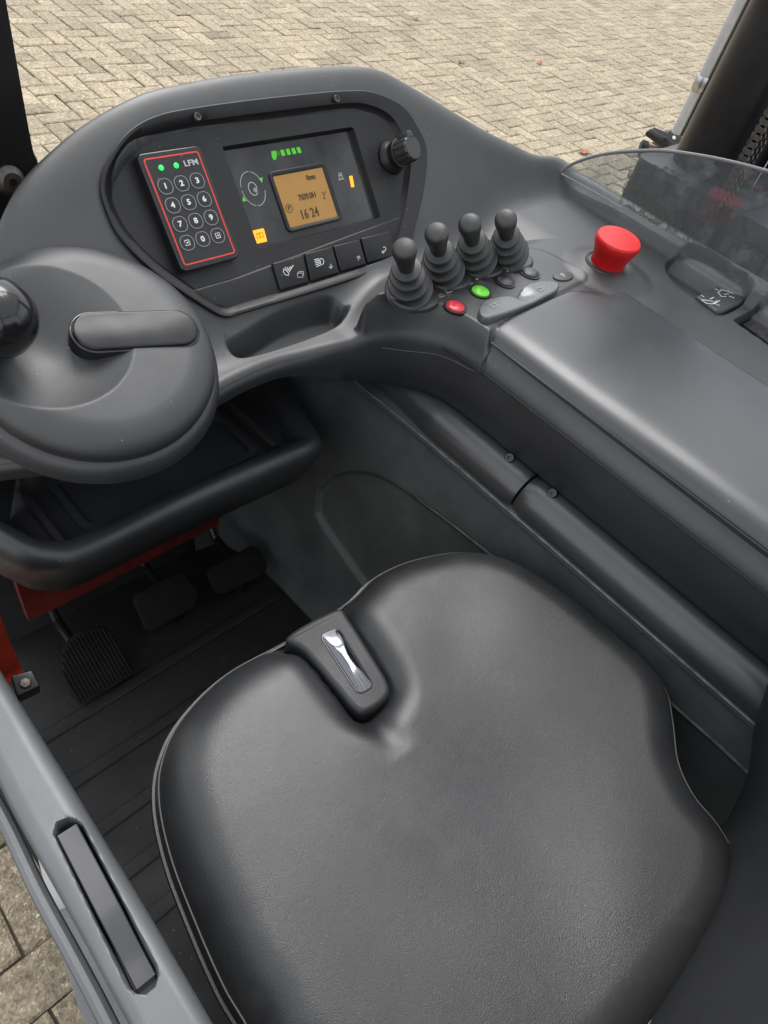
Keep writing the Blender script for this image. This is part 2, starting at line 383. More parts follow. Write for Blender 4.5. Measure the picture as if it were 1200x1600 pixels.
for i, (X, Y, rot, dd, vis) in enumerate(cells):
    a = GA+rot*math.pi/2+random.gauss(0, .009); z = random.gauss(0, .0016)
    tx, ty = random.gauss(0, .006), random.gauss(0, .006)
    if i in indiv:
        o = bpy.data.objects.new('paver', var[random.randrange(24)]); col.objects.link(o); o.location = (X, Y, z); o.rotation_euler = (tx, ty, a); o.parent = ground
    else:
        v, f = paver_verts(.21, .105, .0028, .006, .003); b = len(pv); c, s = math.cos(a), math.sin(a)
        pv += [(X+p[0]*c-p[1]*s, Y+p[0]*s+p[1]*c, z+p[2]+tx*p[1]-ty*p[0]) for p in v]; pf += [tuple(b+j for j in q) for q in f]; pt += [random.gauss(1, .075)]*len(f)
me = bpy.data.meshes.new('paver_field'); me.from_pydata(pv, [], pf); at = me.attributes.new('tint', 'FLOAT', 'FACE'); at.data.foreach_set('value', pt); me.materials.append(M['paver'])
o = bpy.data.objects.new('paver_field', me); col.objects.link(o); o.parent = ground; o['kind'] = 'stuff'; o['label'] = 'herringbone concrete pavers of the yard'
leaf_at = [((720, 98), .05, 'brown dry leaf lying on the pavers far across the yard'), ((843, 99), .055, 'curled rust brown leaf lying alone amid the far pavers'), ((912, 238), .075, 'jagged orange maple leaf on pavers beside the clear wind deflector'), ((723, 136), .022, 'tiny yellow leaf on the pavers beyond the dashboard'), ((650, 31), .06, 'flat brown leaf at the most distant edge of the paving'), ((1075, 60), .035, 'small yellow leaf near the pale upright pole')]
for (lx, ly), sz, lb in leaf_at:
    c = P(lx, ly, .004); n = 14; v = [c+np.array([0, 0, .006])]
    rot = random.random()*6
    for k in range(n):
        a = 2*math.pi*k/n; r_ = sz*(.55+.45*(k % 2))*random.uniform(.6, 1); v.append(c+np.array([r_*math.cos(a+rot), .7*r_*math.sin(a+rot), .004+.012*random.random()]))
    tag(MB().add(v, [(0, 1+k, 1+(k+1) % n) for k in range(n)]).build('fallen_leaf', M['leaf']), lb, 'leaf', 'leaves on the yard')

# ================================================================== DASHBOARD AND CONSOLE
DP = Frame((0, .592, 1.14), (1, 0, 0), (0, -.731, .682))
dash = thing('dashboard', 'dark grey moulded dashboard wrapping round the right side of the cab', 'dashboard', (.6, .6, 1.0))
bez_px = [(155, 293), (164, 256), (196, 210), (242, 183), (310, 169), (425, 154), (540, 143.6), (586, 148), (627, 169), (650, 201), (664, 238), (659, 297), (645, 357), (636, 393), (608, 416), (517, 448), (379, 490), (352, 497), (324, 485), (242, 430), (187, 375), (164, 330)]
bez = ccw(resample(crom([DP.p(*q) for q in bez_px], 300, True), 160))
pairs = [((.09, .54), (.13, .60)), ((.20, .50), (.232, .700)), ((.30, .50), (.32, .742)), ((.384, .516), (.42, .767)), ((.444, .520), (.50, .774)), ((.50, .513), (.58, .777)), ((.553, .505), (.70, .777)),
         ((.60, .494), (.79, .772)), ((.632, .475), (.85, .755)), ((.655, .447), (.995, .701)), ((.667, .41), (1.088, .671)), ((.671, .36), (1.185, .634)), ((.672, .28), (1.196, .5)), ((.672, .15), (1.196, .3)), ((.672, -.05), (1.196, .0)), ((.672, -.45), (1.196, -.45))]
NK, NT = 760, 230
IO = resample(crom([a+b for a, b in pairs], 3000), NK, False); I_ = IO[:, :2]; O_ = IO[:, 2:]
tt = np.linspace(0, 1, NT)
XX = I_[:, None, 0]*(1-tt)+O_[:, None, 0]*tt; YY = I_[:, None, 1]*(1-tt)+O_[:, None, 1]*tt
LL = np.linalg.norm(O_-I_, axis=1)[:, None]; dI = tt[None]*LL; dO = (1-tt[None])*LL
zD = 1.14+(YY-.592)*1.0718
a_ = sstep(.57, .66, I_[:, None, 0]+0*XX)
ax_ = sstep(.56, .68, XX)
zF = 1.106+.052*ax_*(.55+.45*np.maximum(sstep(.575, .50, YY), sstep(.86, 1.0, XX)))-.030*a_*(1-sstep(0, .04, dI))
lev_px = [(577, 470), (592, 456), (652, 424), (760, 392), (845, 390), (912, 432), (895, 446), (776, 506), (772, 540), (700, 508)]
lev = ccw(resample(crom([P(*q, 1.16)[:2] for q in lev_px], 200, True), 90))
sl_ = sdf(lev, XX, YY)
zF = zF+(1.160-zF)*(1-sstep(-.003, .005, sl_))*sstep(.002, .022, dI)
zF = zF+.030*sstep(.06, .012, dO)*sstep(.9, 1.08, O_[:, None, 0]+0*XX)
ES = P(952, 418, 1.165)
re = np.hypot(XX-ES[0], YY-ES[1]); zF = zF+.016*(1-sstep(.03, .075, re))
zz = smax(zD, zF, .03)
tray_px = [(352, 538), (362, 520), (440, 484), (512, 463), (538, 470), (544, 488), (525, 508), (460, 534), (385, 556), (360, 552)]
tray = ccw(resample(crom([P(*q, 1.126 if k in (1, 2, 3, 4) else 1.108)[:2] for k, q in enumerate(tray_px)], 150, True), 70))
zz = zz-.030*(1-sstep(-.010, .002, sdf(tray, XX, YY)))
pock = ccw(resample(crom([P(*q, 1.162)[:2] for q in [(1042, 415), (1052, 400), (1078, 402), (1130, 432), (1168, 462), (1130, 488), (1100, 470), (1060, 442)]], 120, True), 60))
zz = zz-.020*(1-sstep(-.006, .001, sdf(pock, XX, YY)))
rec2 = ccw([P(*q, 1.162)[:2] for q in [(1148, 497), (1196, 471), (1330, 560), (1290, 595)]])
zz = zz-.026*(1-sstep(-.004, .001, sdf(rec2, XX, YY)))
zz = zz-.05*(1-sstep(-.012, -.008, sdf(bez, XX, (YY-.592)/.682)))
zz = zz-.005*sstep(-.004, .0, -np.abs(sdf(bez, XX, (YY-.592)/.682)))*0
q_ = np.clip(1-dO/.045, 0, 1); zz = zz-.022*(1-np.sqrt(1-q_*q_*.98))*(1-.75*sstep(1.12, 1.19, O_[:, None, 0]+0*XX))
q_ = np.clip(1-dI/.012, 0, 1); zz = zz-.010*(1-np.sqrt(1-q_*q_*.98))
G = np.stack([XX, YY, zz], 2)
tO = np.gradient(O_, axis=0); nO = np.stack([-tO[:, 1], tO[:, 0]], 1); nO /= np.linalg.norm(nO, axis=1)[:, None]
tI = np.gradient(I_, axis=0); nI = np.stack([-tI[:, 1], tI[:, 0]], 1); nI /= np.linalg.norm(nI, axis=1)[:, None]
nO = np.where(((O_-I_)*nO).sum(1)[:, None] > 0, nO, -nO); nI = np.where(((O_-I_)*nI).sum(1)[:, None] > 0, -nI, nI)
ext = []
for d, dz in ((.006, -.012), (.009, -.04), (.012, -.25)):
    ext.append(np.c_[O_+nO*d, zz[:, -1]+dz])
drop = .022+.066*sstep(.45, .655, I_[:, 0])
inn = []
for d, f in ((.002, .08), (.002, .5), (.0, .92), (-.006, 1.0), (-.05, 1.0)):
    inn.append(np.c_[I_+nI*d, zz[:, 0]-drop*f])
G = np.concatenate([np.stack(inn[::-1], 1), G, np.stack(ext, 1)], 1)
MB().grid(G).build('console_shell', M['plastic'], dash, sharp=50)
MB().box(.74, 1.14, -.45, .62, .3, 1.09).box(.08, 1.08, .715, .74, .3, 1.12).box(.70, 1.08, .60, .72, .3, 1.10).build('console_body', M['plastic2'], dash, smooth=False)
# thin seam along the inner top edge
sm = np.c_[I_+nI*.0028, zz[:, 0]-.004][330:]
MB().tube(sm[::3], .0012, 6).build('edge_seam', M['panel'], dash)
lv_i = [i for i, p in enumerate(lev) if pix((p[0], p[1], 1.155))[1] > 462 and pix((p[0], p[1], 1.155))[0] < 768 and pix((p[0], p[1], 1.155))[0] > 604]
sg = []
for i in lv_i:
    p = off(lev, .0055)[i]; k = np.unravel_index(np.argmin((XX-p[0])**2+(YY-p[1])**2), XX.shape); sg.append((p[0], p[1], zz[k]+.0002))
sg.sort(key=lambda p: pix(p)[0])
MB().tube(sg, .0011, 6).build('panel_seam', M['gloss'], dash)
# bezel: outer band, step, floor with the rectangular display opening
dl, db = DP.p(398, 392, -.01), DP.p(592, 340, -.01); dtl, dtr = DP.p(355, 228, -.01), DP.p(555, 197, -.01)
du0, du1, dv0, dv1 = (dl[0]+dtl[0])/2, (db[0]+dtr[0])/2, (dl[1]+db[1])/2, (dtl[1]+dtr[1])/2
dc = np.array([(du0+du1)/2, (dv0+dv1)/2]); hw, hh = (du1-du0)/2, (dv1-dv0)/2
def recton(loop, hw, hh):
    d = np.asarray(loop)-dc; k = np.minimum(hw/np.maximum(np.abs(d[:, 0]), 1e-6), hh/np.maximum(np.abs(d[:, 1]), 1e-6)); return dc+d*k[:, None]
inner_px = [(172, 300), (180, 262), (205, 224), (250, 203), (312, 190), (425, 175), (540, 162), (580, 165), (612, 182), (630, 212), (642, 246), (637, 300), (627, 350), (617, 385), (598, 404), (510, 434), (377, 474), (354, 480), (332, 470), (252, 415), (203, 366), (180, 328)]
bin_ = ccw(resample(crom([DP.p(*q) for q in inner_px], 300, True), 160))
k0 = np.argmin(np.linalg.norm(bin_-bez[0], axis=1)); bin_ = np.roll(bin_, -k0, 0)
r0 = recton(bin_, hw, hh); r1 = recton(bin_, hw-.003, hh-.003)
lo = [DP.loop(bez, -.03), DP.loop(bez, .0045), DP.loop(off(bez, -.0012), .0055), DP.loop(off(bez, -.004), .005), DP.loop(off(bin_, .001), -.001), DP.loop(bin_, -.003), DP.loop(off(bin_, -.004), -.009), DP.loop(off(bin_, -.006), -.010), DP.loop(r0, -.010), DP.loop(r1, -.0185)]
bezel = MB().loft(lo, False, True).build('instrument_bezel', M['panel'], dash, sharp=30)
for q in ((306, 185), (523, 157)):
    u, v = DP.p(*q); fr = Frame(DP.w(u, v, .0042), DP.ex, DP.n)
    MB().lathe(fr, [(.0046, -.002), (.0046, .0012), (.0040, .0018), (.0026, .0015), (.0024, .0003), (.0003, .0002)], 20).build('screw', M['screw'], bezel)
# button strip
st_px = [(300, 452), (374, 431), (628, 336), (634, 350), (622, 384), (606, 405), (517, 437), (379, 477), (354, 482), (332, 473)]
stp = ccw(resample([DP.p(*q) for q in st_px], 80))
strip = MB().slab(DP, stp, -.0105, -.0035, .003).build('button_strip', M['panel'], dash)
bcor = [((424, 411), (474, 397), (483, 442), (437, 455)), ((475, 396), (519, 384), (531, 427), (485, 441)), ((520, 384), (562, 373), (573, 414), (532, 426)), ((563, 372), (610, 360), (620, 400), (574, 413))]
bfr = []
for k, cs in enumerate(bcor):
    q = [np.array(DP.p(*c, -.001)) for c in cs]; c = sum(q)/4; q = [c+(x-c)*.965 for x in q]
    b = MB().slab(DP, rpoly(q, .0015, 3), -.004, .0005, .0018).build('button', M['panel'], dash)
    lipq = [q[3]*.84+q[0]*.16, q[2]*.84+q[1]*.16, q[2], q[3]]
    bfr.append(b)
def at(px, py, h=.0009): return np.array(DP.p(px, py, h))
def strokes(fr, pls, wd, h, name, mt, parent):
    mb = MB()
    for pl in pls: mb.stroke(fr, pl, wd, h)
    return mb.build(name, mt, parent, smooth=False)
Zb = lambda x, y: (420+x/6., 370+y/6.)
def pxl(*pts): return [at(*Zb(*p)) for p in pts]
strokes(DP, [pxl((140, 300), (138, 330), (155, 355), (185, 362), (190, 345), (165, 315), (140, 300)), pxl((150, 295), (160, 285)), pxl((165, 310), (180, 285)), pxl((178, 320), (205, 278)), pxl((190, 330), (230, 265))], .0009, .0010, 'icon', M['white'], bfr[0])
strokes(DP, [pxl((268, 340), (272, 380), (320, 378), (318, 340), (268, 340)), pxl((272, 338), (290, 325), (325, 325), (326, 365))], .0009, .0010, 'icon', M['pale'], bfr[0])
strokes(DP, [pxl((478, 210), (490, 265), (510, 255), (516, 230), (505, 205), (478, 205)), pxl((425, 215), (470, 205)), pxl((430, 230), (474, 220)), pxl((434, 245), (478, 235)), pxl((438, 262), (480, 250)), pxl((445, 280), (482, 266))], .0010, .0010, 'icon', M['white'], bfr[1])
def arrow(up, cx, cy, s, par):
    d = -1 if up else 1
    strokes(DP, [pxl((cx-s*.1, cy-d*s), (cx+s*.1, cy+d*s)), pxl((cx-s*.8, cy+d*s*.2), (cx+s*.1, cy+d*s), (cx+s*.7, cy-d*s*.05)), pxl((cx-s*.4, cy+d*s*.3), (cx+s*.4, cy+d*s*.2))], .0013, .0010, 'icon', M['pale'], par)
arrow(False, 582, 275, 22, bfr[1]); arrow(True, 842, 200, 22, bfr[2])
strokes(DP, [pxl((1070, 100), (1090, 95), (1100, 115), (1085, 138), (1062, 145)), pxl((1075, 130), (1060, 146), (1078, 155))], .0011, .0010, 'icon', M['white'], bfr[3])

# console buttons on the lever panel
LZ = 1.1605
LP = Frame((0, 0, LZ), (1, 0, 0), (0, 0, 1))
for (x, y), r_, mt, lb in (((711, 480), .0125, 'butred', 'red round button'), ((750.5, 456.5), .0125, 'butgreen', 'green round button'), ((789, 440.5), .0125, 'plastic', 'grey blank button'), ((828, 427), .0125, 'plastic', 'grey blank button')):
    c = P(x, y, LZ); fr = Frame(c, (1, 0, 0), (0, 0, 1))
    b = MB().lathe(fr, [(r_, -.004), (r_, .0022), (r_*.9, .0034), (r_*.5, .0045), (.0003, .0048)], 28).build('push_button', M[mt], dash); b['label'] = lb
    MB().ring(fr, circ(0, 0, r_*1.28, 32), circ(0, 0, r_*1.03, 32), -.002, .0012).build('collar', M['panel'], b)
c = P(880, 432, LZ); fr = Frame(c, (1, -.1, 0), (0, 0, 1))
pb = MB().slab(fr, circ(0, 0, .020, 32, .011), -.003, .0016, .001).build('push_button', M['plastic2'], dash); pb['label'] = 'oval button marked P'
text(fr, 'P', 0, 0, .014, .0017, 'lettering', M['pale'], pb, rot=.2)
rk_px = [(749, 489), (751, 477), (763, 467), (790, 463), (806, 464), (815, 452), (826, 444), (850, 439), (872, 442), (871, 453), (845, 467), (806, 484), (768, 496), (757, 496)]
rk = ccw(resample(crom([P(*q, LZ+.008)[:2] for q in rk_px], 150, True), 72))
NR = 14; lo = [LP.loop(rk, -.002), LP.loop(rk, .007)]
rc = rk.mean(0); e1 = P(812, 466, LZ)[:2]
for k in range(1, NR+1):
    s_ = 1-k/(NR+1); p2 = rc+(rk-rc)*s_ if k > 2 else off(rk, -.0014*k)
    d = np.linalg.norm(p2-e1, axis=1); hgt = .009-.0065*np.exp(-(d/.016)**2)
    lo.append([LP.w(a, b, h) for (a, b), h in zip(p2, hgt)])
rock = MB().loft(lo).build('rocker_switch', M['rocker'], dash, sharp=60)
for c_ in ((772, 477), (845, 451)):
    c = P(*c_, LZ+.0096); fr = Frame(c, (1, .2, 0), (0, 0, 1))
    strokes(fr, [[(-.006, -.003), (.006, -.003)], [(-.006, .002), (-.002, .004), (.002, .001), (.006, .003)], [(-.007, -.001), (-.0045, .001)], [(.0045, 0), (.007, .0018)]], .0007, .0004, 'icon', M['pale'], rock)
# printed lever symbols
sym = MB()
for (x, y) in ((688, 462), (700, 455), (733, 442), (757, 425), (768, 418), (810, 405)):
    c = P(x, y, LZ)
    for pl in ([(-.006, -.003), (.005, -.003)], [(-.003, -.001), (-.003, .004), (.001, .001)], [(.002, -.001), (.004, .003)]):
        sym.stroke(LP, [(c[0]+a, c[1]+b) for a, b in pl], .0010, .0006)
for (x, y) in ((667, 480), (705, 454), (745, 436), (793, 423)):
    c = P(x, y, LZ); sym.slab(LP, circ(c[0], c[1], .0018, 10), -.001, .0006)
sym.build('printed_symbols', M['pale'], dash, smooth=False)['kind'] = 'stuff'
# tilt switch in the outer pocket and the phone tray liner
TZ = 1.163
sw_px = [(1087, 462), (1103, 452), (1120, 446), (1164, 463), (1162, 472), (1130, 488), (1120, 487)]
swp = ccw(resample([P(*q, TZ)[:2] for q in sw_px], 48)); TF = Frame((0, 0, TZ), (1, 0, 0), (0, 0, 1))
swc = swp.mean(0)
ms = MB().slab(TF, off(swp, -.001), -.03, .0, .004); tsw = ms.build('seat_tilt_switch', M['plastic2'], dash)
Zs = lambda x, y: P(1030+x/7.06, 380+y/7.06, TZ+.001)[:2]
strokes(TF, [[Zs(*p) for p in q] for q in ([(460, 570), (500, 590)], [(465, 620), (520, 660), (590, 668), (640, 630)], [(480, 620), (600, 640)], [(560, 615), (605, 595)], [(600, 670), (670, 630)], [(620, 665), (670, 685)])], .0012, .0008, 'icon', M['white'], tsw)
strokes(TF, [[Zs(*p) for p in q] for q in ([(615, 500), (650, 515)], [(650, 540), (690, 510), (770, 530), (820, 555)], [(650, 540), (690, 585), (740, 585)], [(720, 560), (770, 555)], [(770, 580), (830, 600)])], .0012, .0008, 'icon', M['white'], tsw)
rl = ccw([P(*q, 1.140)[:2] for q in [(1160, 508), (1205, 484), (1335, 572), (1292, 606)]]); RF = Frame((0, 0, 1.138), (1, 0, 0), (0, 0, 1))
MB().slab(RF, rl, -.004, .004).build('tray_liner', M['traymat'], dash)

# ------------------------------------------------------------------ armrest cover
arm = thing('armrest_cover', 'smooth satin grey armrest lid behind the lever panel', 'armrest', (.8, .1, 1.12))
fi = P(776, 512, 1.166); fo = P(896, 455, 1.17)
front = crom([P(772, 536, 1.15)[:2], P(773, 520, 1.16)[:2], P(779, 506, 1.166)[:2], P(800, 494, 1.168)[:2], P(845, 474, 1.17)[:2], P(880, 459, 1.17)[:2], P(900, 454, 1.17)[:2], P(958, 460, 1.17)[:2]], 60)
prof = [(.688, 1.140), (.6885, 1.147), (.691, 1.154), (.698, 1.161), (.710, 1.1665), (.73, 1.170), (.78, 1.173), (.84, 1.1755), (.90, 1.1755), (.935, 1.1735), (.950, 1.1715), (.957, 1.1685), (.958, 1.158)]
xs_ = np.array([p[0] for p in prof]); zs_ = np.array([p[1] for p in prof])
tq = np.linspace(0, 1, 64); pi_ = np.interp(tq, np.linspace(0, 1, len(prof)), np.arange(len(prof)))
cx_ = crom(np.c_[xs_, zs_-.006], 64)
fx = front[:, 0]; fy = front[:, 1]; o_ = np.argsort(fx)
yf = np.interp(cx_[:, 0], fx[o_], fy[o_])
rows = []
for k, d in enumerate(list(np.r_[0, .0, .004, .012, .03]) + list(np.linspace(.06, .85, 40))):
    y = yf-d
    z = cx_[:, 1]-(.012 if k == 0 else (.0012 if k == 1 else 0)) + .004*np.sin(np.clip((.25-y)/.5, 0, 1)*math.pi)*np.sin(tq*math.pi)
    flare = sstep(.39, .27, y)
    x = cx_[:, 0]*1.0
    x = np.where(tq > .6, x-(1-flare)*.0*(tq-.6), x)
    rows.append(np.stack([x, y, z], 1))
cov = MB().grid(np.array(rows), flip=True).build('lid', M['smooth'], arm, sharp=60)
gp = [np.array([x, y, np.interp(x, cx_[:, 0], cx_[:, 1])-.0025]) for x, y in np.c_[cx_[8:, 0], yf[8:]+.0012]]
MB().tube(gp, .0016, 6).build('lid_gap', M['gloss'], arm)
MB().tube([(.688, y, 1.1455) for y in np.linspace(yf[0], -.44, 30)], .0018, 6).build('lid_gap', M['gloss'], arm)

# ------------------------------------------------------------------ keypad
KH = .0015
kc = [np.array(DP.p(*q, KH)) for q in ((280, 426), (371, 405), (318, 225), (217, 240))]
ku0, ku1 = (kc[0][0]+kc[3][0])/2, (kc[1][0]+kc[2][0])/2; kv0, kv1 = (kc[0][1]+kc[1][1])/2, (kc[2][1]+kc[3][1])/2
kp = thing('keypad', 'black numeric access keypad framed by a red line, set in the dashboard', 'keypad', DP.w((ku0+ku1)/2, kv0, -.01))
kb = MB().slab(DP, rrect(ku0, kv0, ku1, kv1, .006), -.0098, KH, .002).build('case', M['gloss'], kp)
M['keyface'] = mat('keypad_face', (.017, .017, .020), .38, bump=(900, .1, 2), specks=.06)
MB().slab(DP, rrect(ku0+.003, kv0+.003, ku1-.003, kv1-.003, .004), KH-.001, KH+.0005).build('face', M['keyface'], kp)
b0 = .0052
MB().ring(DP, rrect(ku0+b0, kv0+b0+.001, ku1-b0, kv1-b0-.001, .003), rrect(ku0+b0+.0016, kv0+b0+.0026, ku1-b0-.0016, kv1-b0-.0026, .002), KH, KH+.0008).build('red_border', M['redprint'], kp)
k1, k3, k10, k12 = [np.array(DP.p(*q, KH)) for q in ((259.6, 291.3), (309.2, 282.4), (290.5, 380), (338.2, 368.8))]
g0 = (k1+k3+k10+k12)/4; gu = ((k3-k1)+(k12-k10))[0]/4; gv = ((k1-k10)+(k3-k12))[1]/6
labs = ['1', '2', '3', '4', '5', '6', '7', '8', '9', '', '0', '']
for i in range(12):
    r_, c_ = divmod(i, 3); u = g0[0]+(c_-1)*gu; v = g0[1]+(1.5-r_)*gv
    s = .0088; k = MB().slab(DP, rrect(u-s, v-s*.95, u+s, v+s*.95, .006, 6), KH, KH+.0010, .0004).build('key', M['keyface'], kp)
    MB().ring(DP, rrect(u-s-.0001, v-s*.95-.0001, u+s+.0001, v+s*.95+.0001, .006, 6), rrect(u-s+.0006, v-s*.95+.0006, u+s-.0006, v+s*.95-.0006, .0055, 6), KH+.0006, KH+.0014).build('rim', M['keyline'], k)
    if labs[i]: text(DP, labs[i], u, v, .0085, KH+.0012, 'digit', M['white'], k, sx=1.15, bold=.00025)
    else:
        w_ = .0028; e = 1 if i == 9 else -1
        strokes(DP, [[(u-w_, v+w_*.3), (u-w_, v+w_), (u+w_, v+w_), (u+w_, v-w_), (u-w_, v-w_), (u-w_, v-w_*.4)] if i == 9 else [(u-w_, v-w_), (u-w_, v+w_), (u+w_, v+w_), (u+w_, v-w_), (u-w_, v-w_)], [(u-.0015, v), (u+.0012, v)], [(u, v+.001), (u+.0013, v), (u, v-.001)]], .0008, KH+.0016, 'icon', M['white'], k)
for q in ((251.5, 262.5), (275, 259)):
    u, v = DP.p(*q, KH); fr = Frame(DP.w(u, v, KH), DP.ex, DP.n)
    MB().lathe(fr, [(.0032, 0), (.003, .0012), (.002, .002), (.0003, .0024)], 16).build('indicator_lamp', M['ledgreen'], kp)
u, v = DP.p(298, 255, KH); text(DP, 'LFM', u, v, .0088, KH+.0008, 'lettering', M['pale'], kp, sx=1.25, bold=.00018)

# ------------------------------------------------------------------ display
DH = -.0183
dsp = thing('instrument_display', 'instrument display with amber screen reading 16 24 and lit symbols', 'display', DP.w(dc[0], dv0, -.018))
MB().slab(DP, rrect(du0+.001, dv0+.001, du1-.001, dv1-.001, .002), DH-.004, DH).build('lens', M['lens'], dsp)
Zd = lambda x, y: np.array(DP.p(340+x/4.444, 180+y/4.444, DH))
lc = [Zd(490, 785), Zd(820, 705), Zd(735, 362), Zd(395, 425)]
lu0, lu1 = (lc[0][0]+lc[3][0])/2, (lc[1][0]+lc[2][0])/2; lv0, lv1 = (lc[0][1]+lc[1][1])/2, (lc[2][1]+lc[3][1])/2
fr_ = MB(); ou = rrect(lu0-.006, lv0-.006, lu1+.006, lv1+.006, .006); inr = rrect(lu0-.0005, lv0-.0005, lu1+.0005, lv1+.0005, .0025); mid = rrect(lu0-.004, lv0-.004, lu1+.004, lv1+.004, .005)
fr_.loft([DP.loop(ou, DH), DP.loop(ou, DH+.002), DP.loop(off(ou, -.0012), DH+.0028), DP.loop(mid, DH+.0028), DP.loop(inr, DH+.0007)], False, False).build('screen_frame', M['panel'], dsp)
lcd = MB().slab(DP, rrect(lu0, lv0, lu1, lv1, .001, 2), DH-.001, DH+.0006).build('screen', M['lcd'], dsp)
Zl = lambda x, y: np.array(DP.p(420+x/10.91, 250+y/10.91, DH))
q = Zl(712, 295); text(DP, '0mm', q[0], q[1], .0095, DH+.0008, 'digits', M['lcdink'], lcd, sx=.8, bold=.00016)
q = Zl(650, 622); text(DP, '7039.0H', q[0], q[1], .0105, DH+.0008, 'digits', M['lcdink'], lcd, sx=.82, bold=.00018)
q = Zl(690, 915); text(DP, '16 24', q[0], q[1], .0170, DH+.0008, 'digits', M['lcdink'], lcd, sx=.82, bold=.0002)
q = Zl(342, 828); text(DP, 'P', q[0], q[1], .0072, DH+.0008, 'letter', M['lcdink'], lcd, bold=.0002)
strokes(DP, [np.vstack([circ(q[0], q[1], .0052, 24), circ(q[0], q[1], .0052, 24)[:1]])], .0008, DH+.001, 'circle', M['lcdink'], lcd)
strokes(DP, [[Zl(905, 545), Zl(935, 600), Zl(965, 535)], [Zl(935, 600), Zl(940, 660)], [Zl(920, 660), Zl(962, 655)]], .0010, DH+.001, 'icon', M['lcdink'], lcd)
for k, (x, y) in enumerate(((452, 262), (490, 255), (528, 249), (564, 243))):
    q = Zd(x, y); MB().slab(DP, rpoly([q+np.array(e) for e in ((-.0028, -.0036), (.0028, -.0036), (.0026, .0036), (-.003, .0036))], .0006, 2), DH, DH+.0006).build('charge_bar', M['bargreen'], dsp)
q = Zd(418, 265); MB().slab(DP, rrect(q[0]-.003, q[1]-.003, q[0]+.003, q[1]+.003, .0005, 2), DH, DH+.0005).build('charge_bar', M['dimgreen'], dsp)
strokes(DP, [[Zd(372, 262), Zd(405, 255)], [Zd(372, 275), Zd(406, 268)], [Zd(376, 290), Zd(408, 284)], [Zd(382, 303), Zd(404, 298)]], .0030, DH+.0007, 'battery_lamp', M['bargreen'], dsp)
q = Zd(245, 512); cc = circ(0, 0, 1, 48)
for a0, a1 in ((.08, .42), (.46, .93), (1.0, 1.43), (1.47, 1.94)):
    an = np.linspace(a0*math.pi, a1*math.pi, 16); strokes(DP, [np.stack([q[0]+.0168*np.cos(an), q[1]+.0205*np.sin(an)], 1)], .0007, DH+.0006, 'dial_arc', M['pale'], dsp)
an = np.linspace(0, 1.75*math.pi, 24); strokes(DP, [np.stack([q[0]+.0062*np.cos(an), q[1]+.0078*np.sin(an)], 1)], .0010, DH+.0006, 'dial_ring', M['pale'], dsp)
q2 = Zd(262, 520); MB().slab(DP, circ(q2[0], q2[1], .003, 16), DH, DH+.0005).build('dial_dot', M['keyline'], dsp)
for pts in ([(285, 440), (312, 432), (308, 468)], [(172, 600), (176, 565), (202, 595)]):
    MB().slab(DP, [Zd(*p) for p in pts], DH, DH+.0005).build('direction_lamp', M['bargreen'], dsp)
bk = [Zd(262, 895), Zd(343, 877), Zd(318, 785), Zd(240, 803)]
mb = MB().slab(DP, rpoly(bk, .001, 2), DH, DH+.0006).build('manual_lamp', M['orange'], dsp)
strokes(DP, [[Zd(268, 825), Zd(276, 858), Zd(294, 848), Zd(318, 845), Zd(308, 812), Zd(288, 820), Zd(268, 825)], [Zd(288, 820), Zd(294, 848)]], .0008, DH+.0009, 'icon', M['lcdink'], mb)
MB().slab(DP, rpoly([Zd(928, 502), Zd(948, 498), Zd(934, 420), Zd(912, 424)], .0006, 2), DH, DH+.0006).build('warning_lamp', M['orange'], dsp)
strokes(DP, [[Zd(840, 405), Zd(848, 445), Zd(866, 442), Zd(858, 402), Zd(840, 405)], [Zd(843, 420), Zd(862, 416)], [Zd(838, 450), Zd(876, 441)]], .0012, DH+.0006, 'icon', M['pale'], dsp)

# ------------------------------------------------------------------ rotary knob
u, v = DP.p(612, 246, -.009); KF = Frame(DP.w(u, v, -.010), DP.ex, DP.n+np.array([.10, 0, -.05]))
kn = thing('rotary_knob', 'ribbed black rotary knob at the right end of the instrument panel', 'knob', DP.w(u, v, -.01))
MB().lathe(KF, [(.024, 0), (.023, .003), (.0185, .009), (.0185, .013), (.0195, .014), (.0195, .019), (.018, .020)], 40).build('base', M['panel'], kn)
def rib(rr, a, k): return rr*(1+.035*np.sign(np.sin(a*12))) if 0 < k < 4 else rr
kg = MB().lathe(KF, [(.0165, .020), (.0170, .021), (.0168, .036), (.0165, .041), (.0150, .0435), (.0003, .0435)], 96, mod=rib).build('grip', M['rubber'], kn, sharp=25)
MB().slab(Frame(KF.w(0, .012, .024), KF.ex, KF.n), rpoly([(-.007, 0), (.007, 0), (.004, .010), (-.004, .010)], .0015, 3), 0, .0195, .001).build('pointer', M['rubber'], kg)

# ------------------------------------------------------------------ steering wheel
wa = math.radians(22); WF = Frame((.246, .549, 1.19), (1, 0, 0), (0, -math.sin(wa), math.cos(wa))); RW = .1207
sw = thing('steering_wheel', 'round grey steering disc with scooped face and spinner knob', 'steering wheel', WF.w(0, 0, -.06))
sc = np.array(WF.p(72, 524)); sr_ = np.linalg.norm(np.array(WF.p(88, 640))-sc)
nr, na = 90, 200; rr_ = np.linspace(0, 1, nr)**.8; aa_ = np.linspace(0, 2*math.pi, na, endpoint=False)
RR, AA = np.meshgrid(rr_*RW, aa_, indexing='ij'); UU, VV = RR*np.cos(AA), RR*np.sin(AA)
q_ = np.clip((RR-(RW-.034))/.034, 0, 1); hz = .004*(1-(RR/RW)**2)-.020*(1-np.sqrt(1-q_*q_*.985))
ds = np.hypot(UU-sc[0], VV-sc[1])/sr_
dirn = (UU-sc[0])*.8+(VV-sc[1])*.55
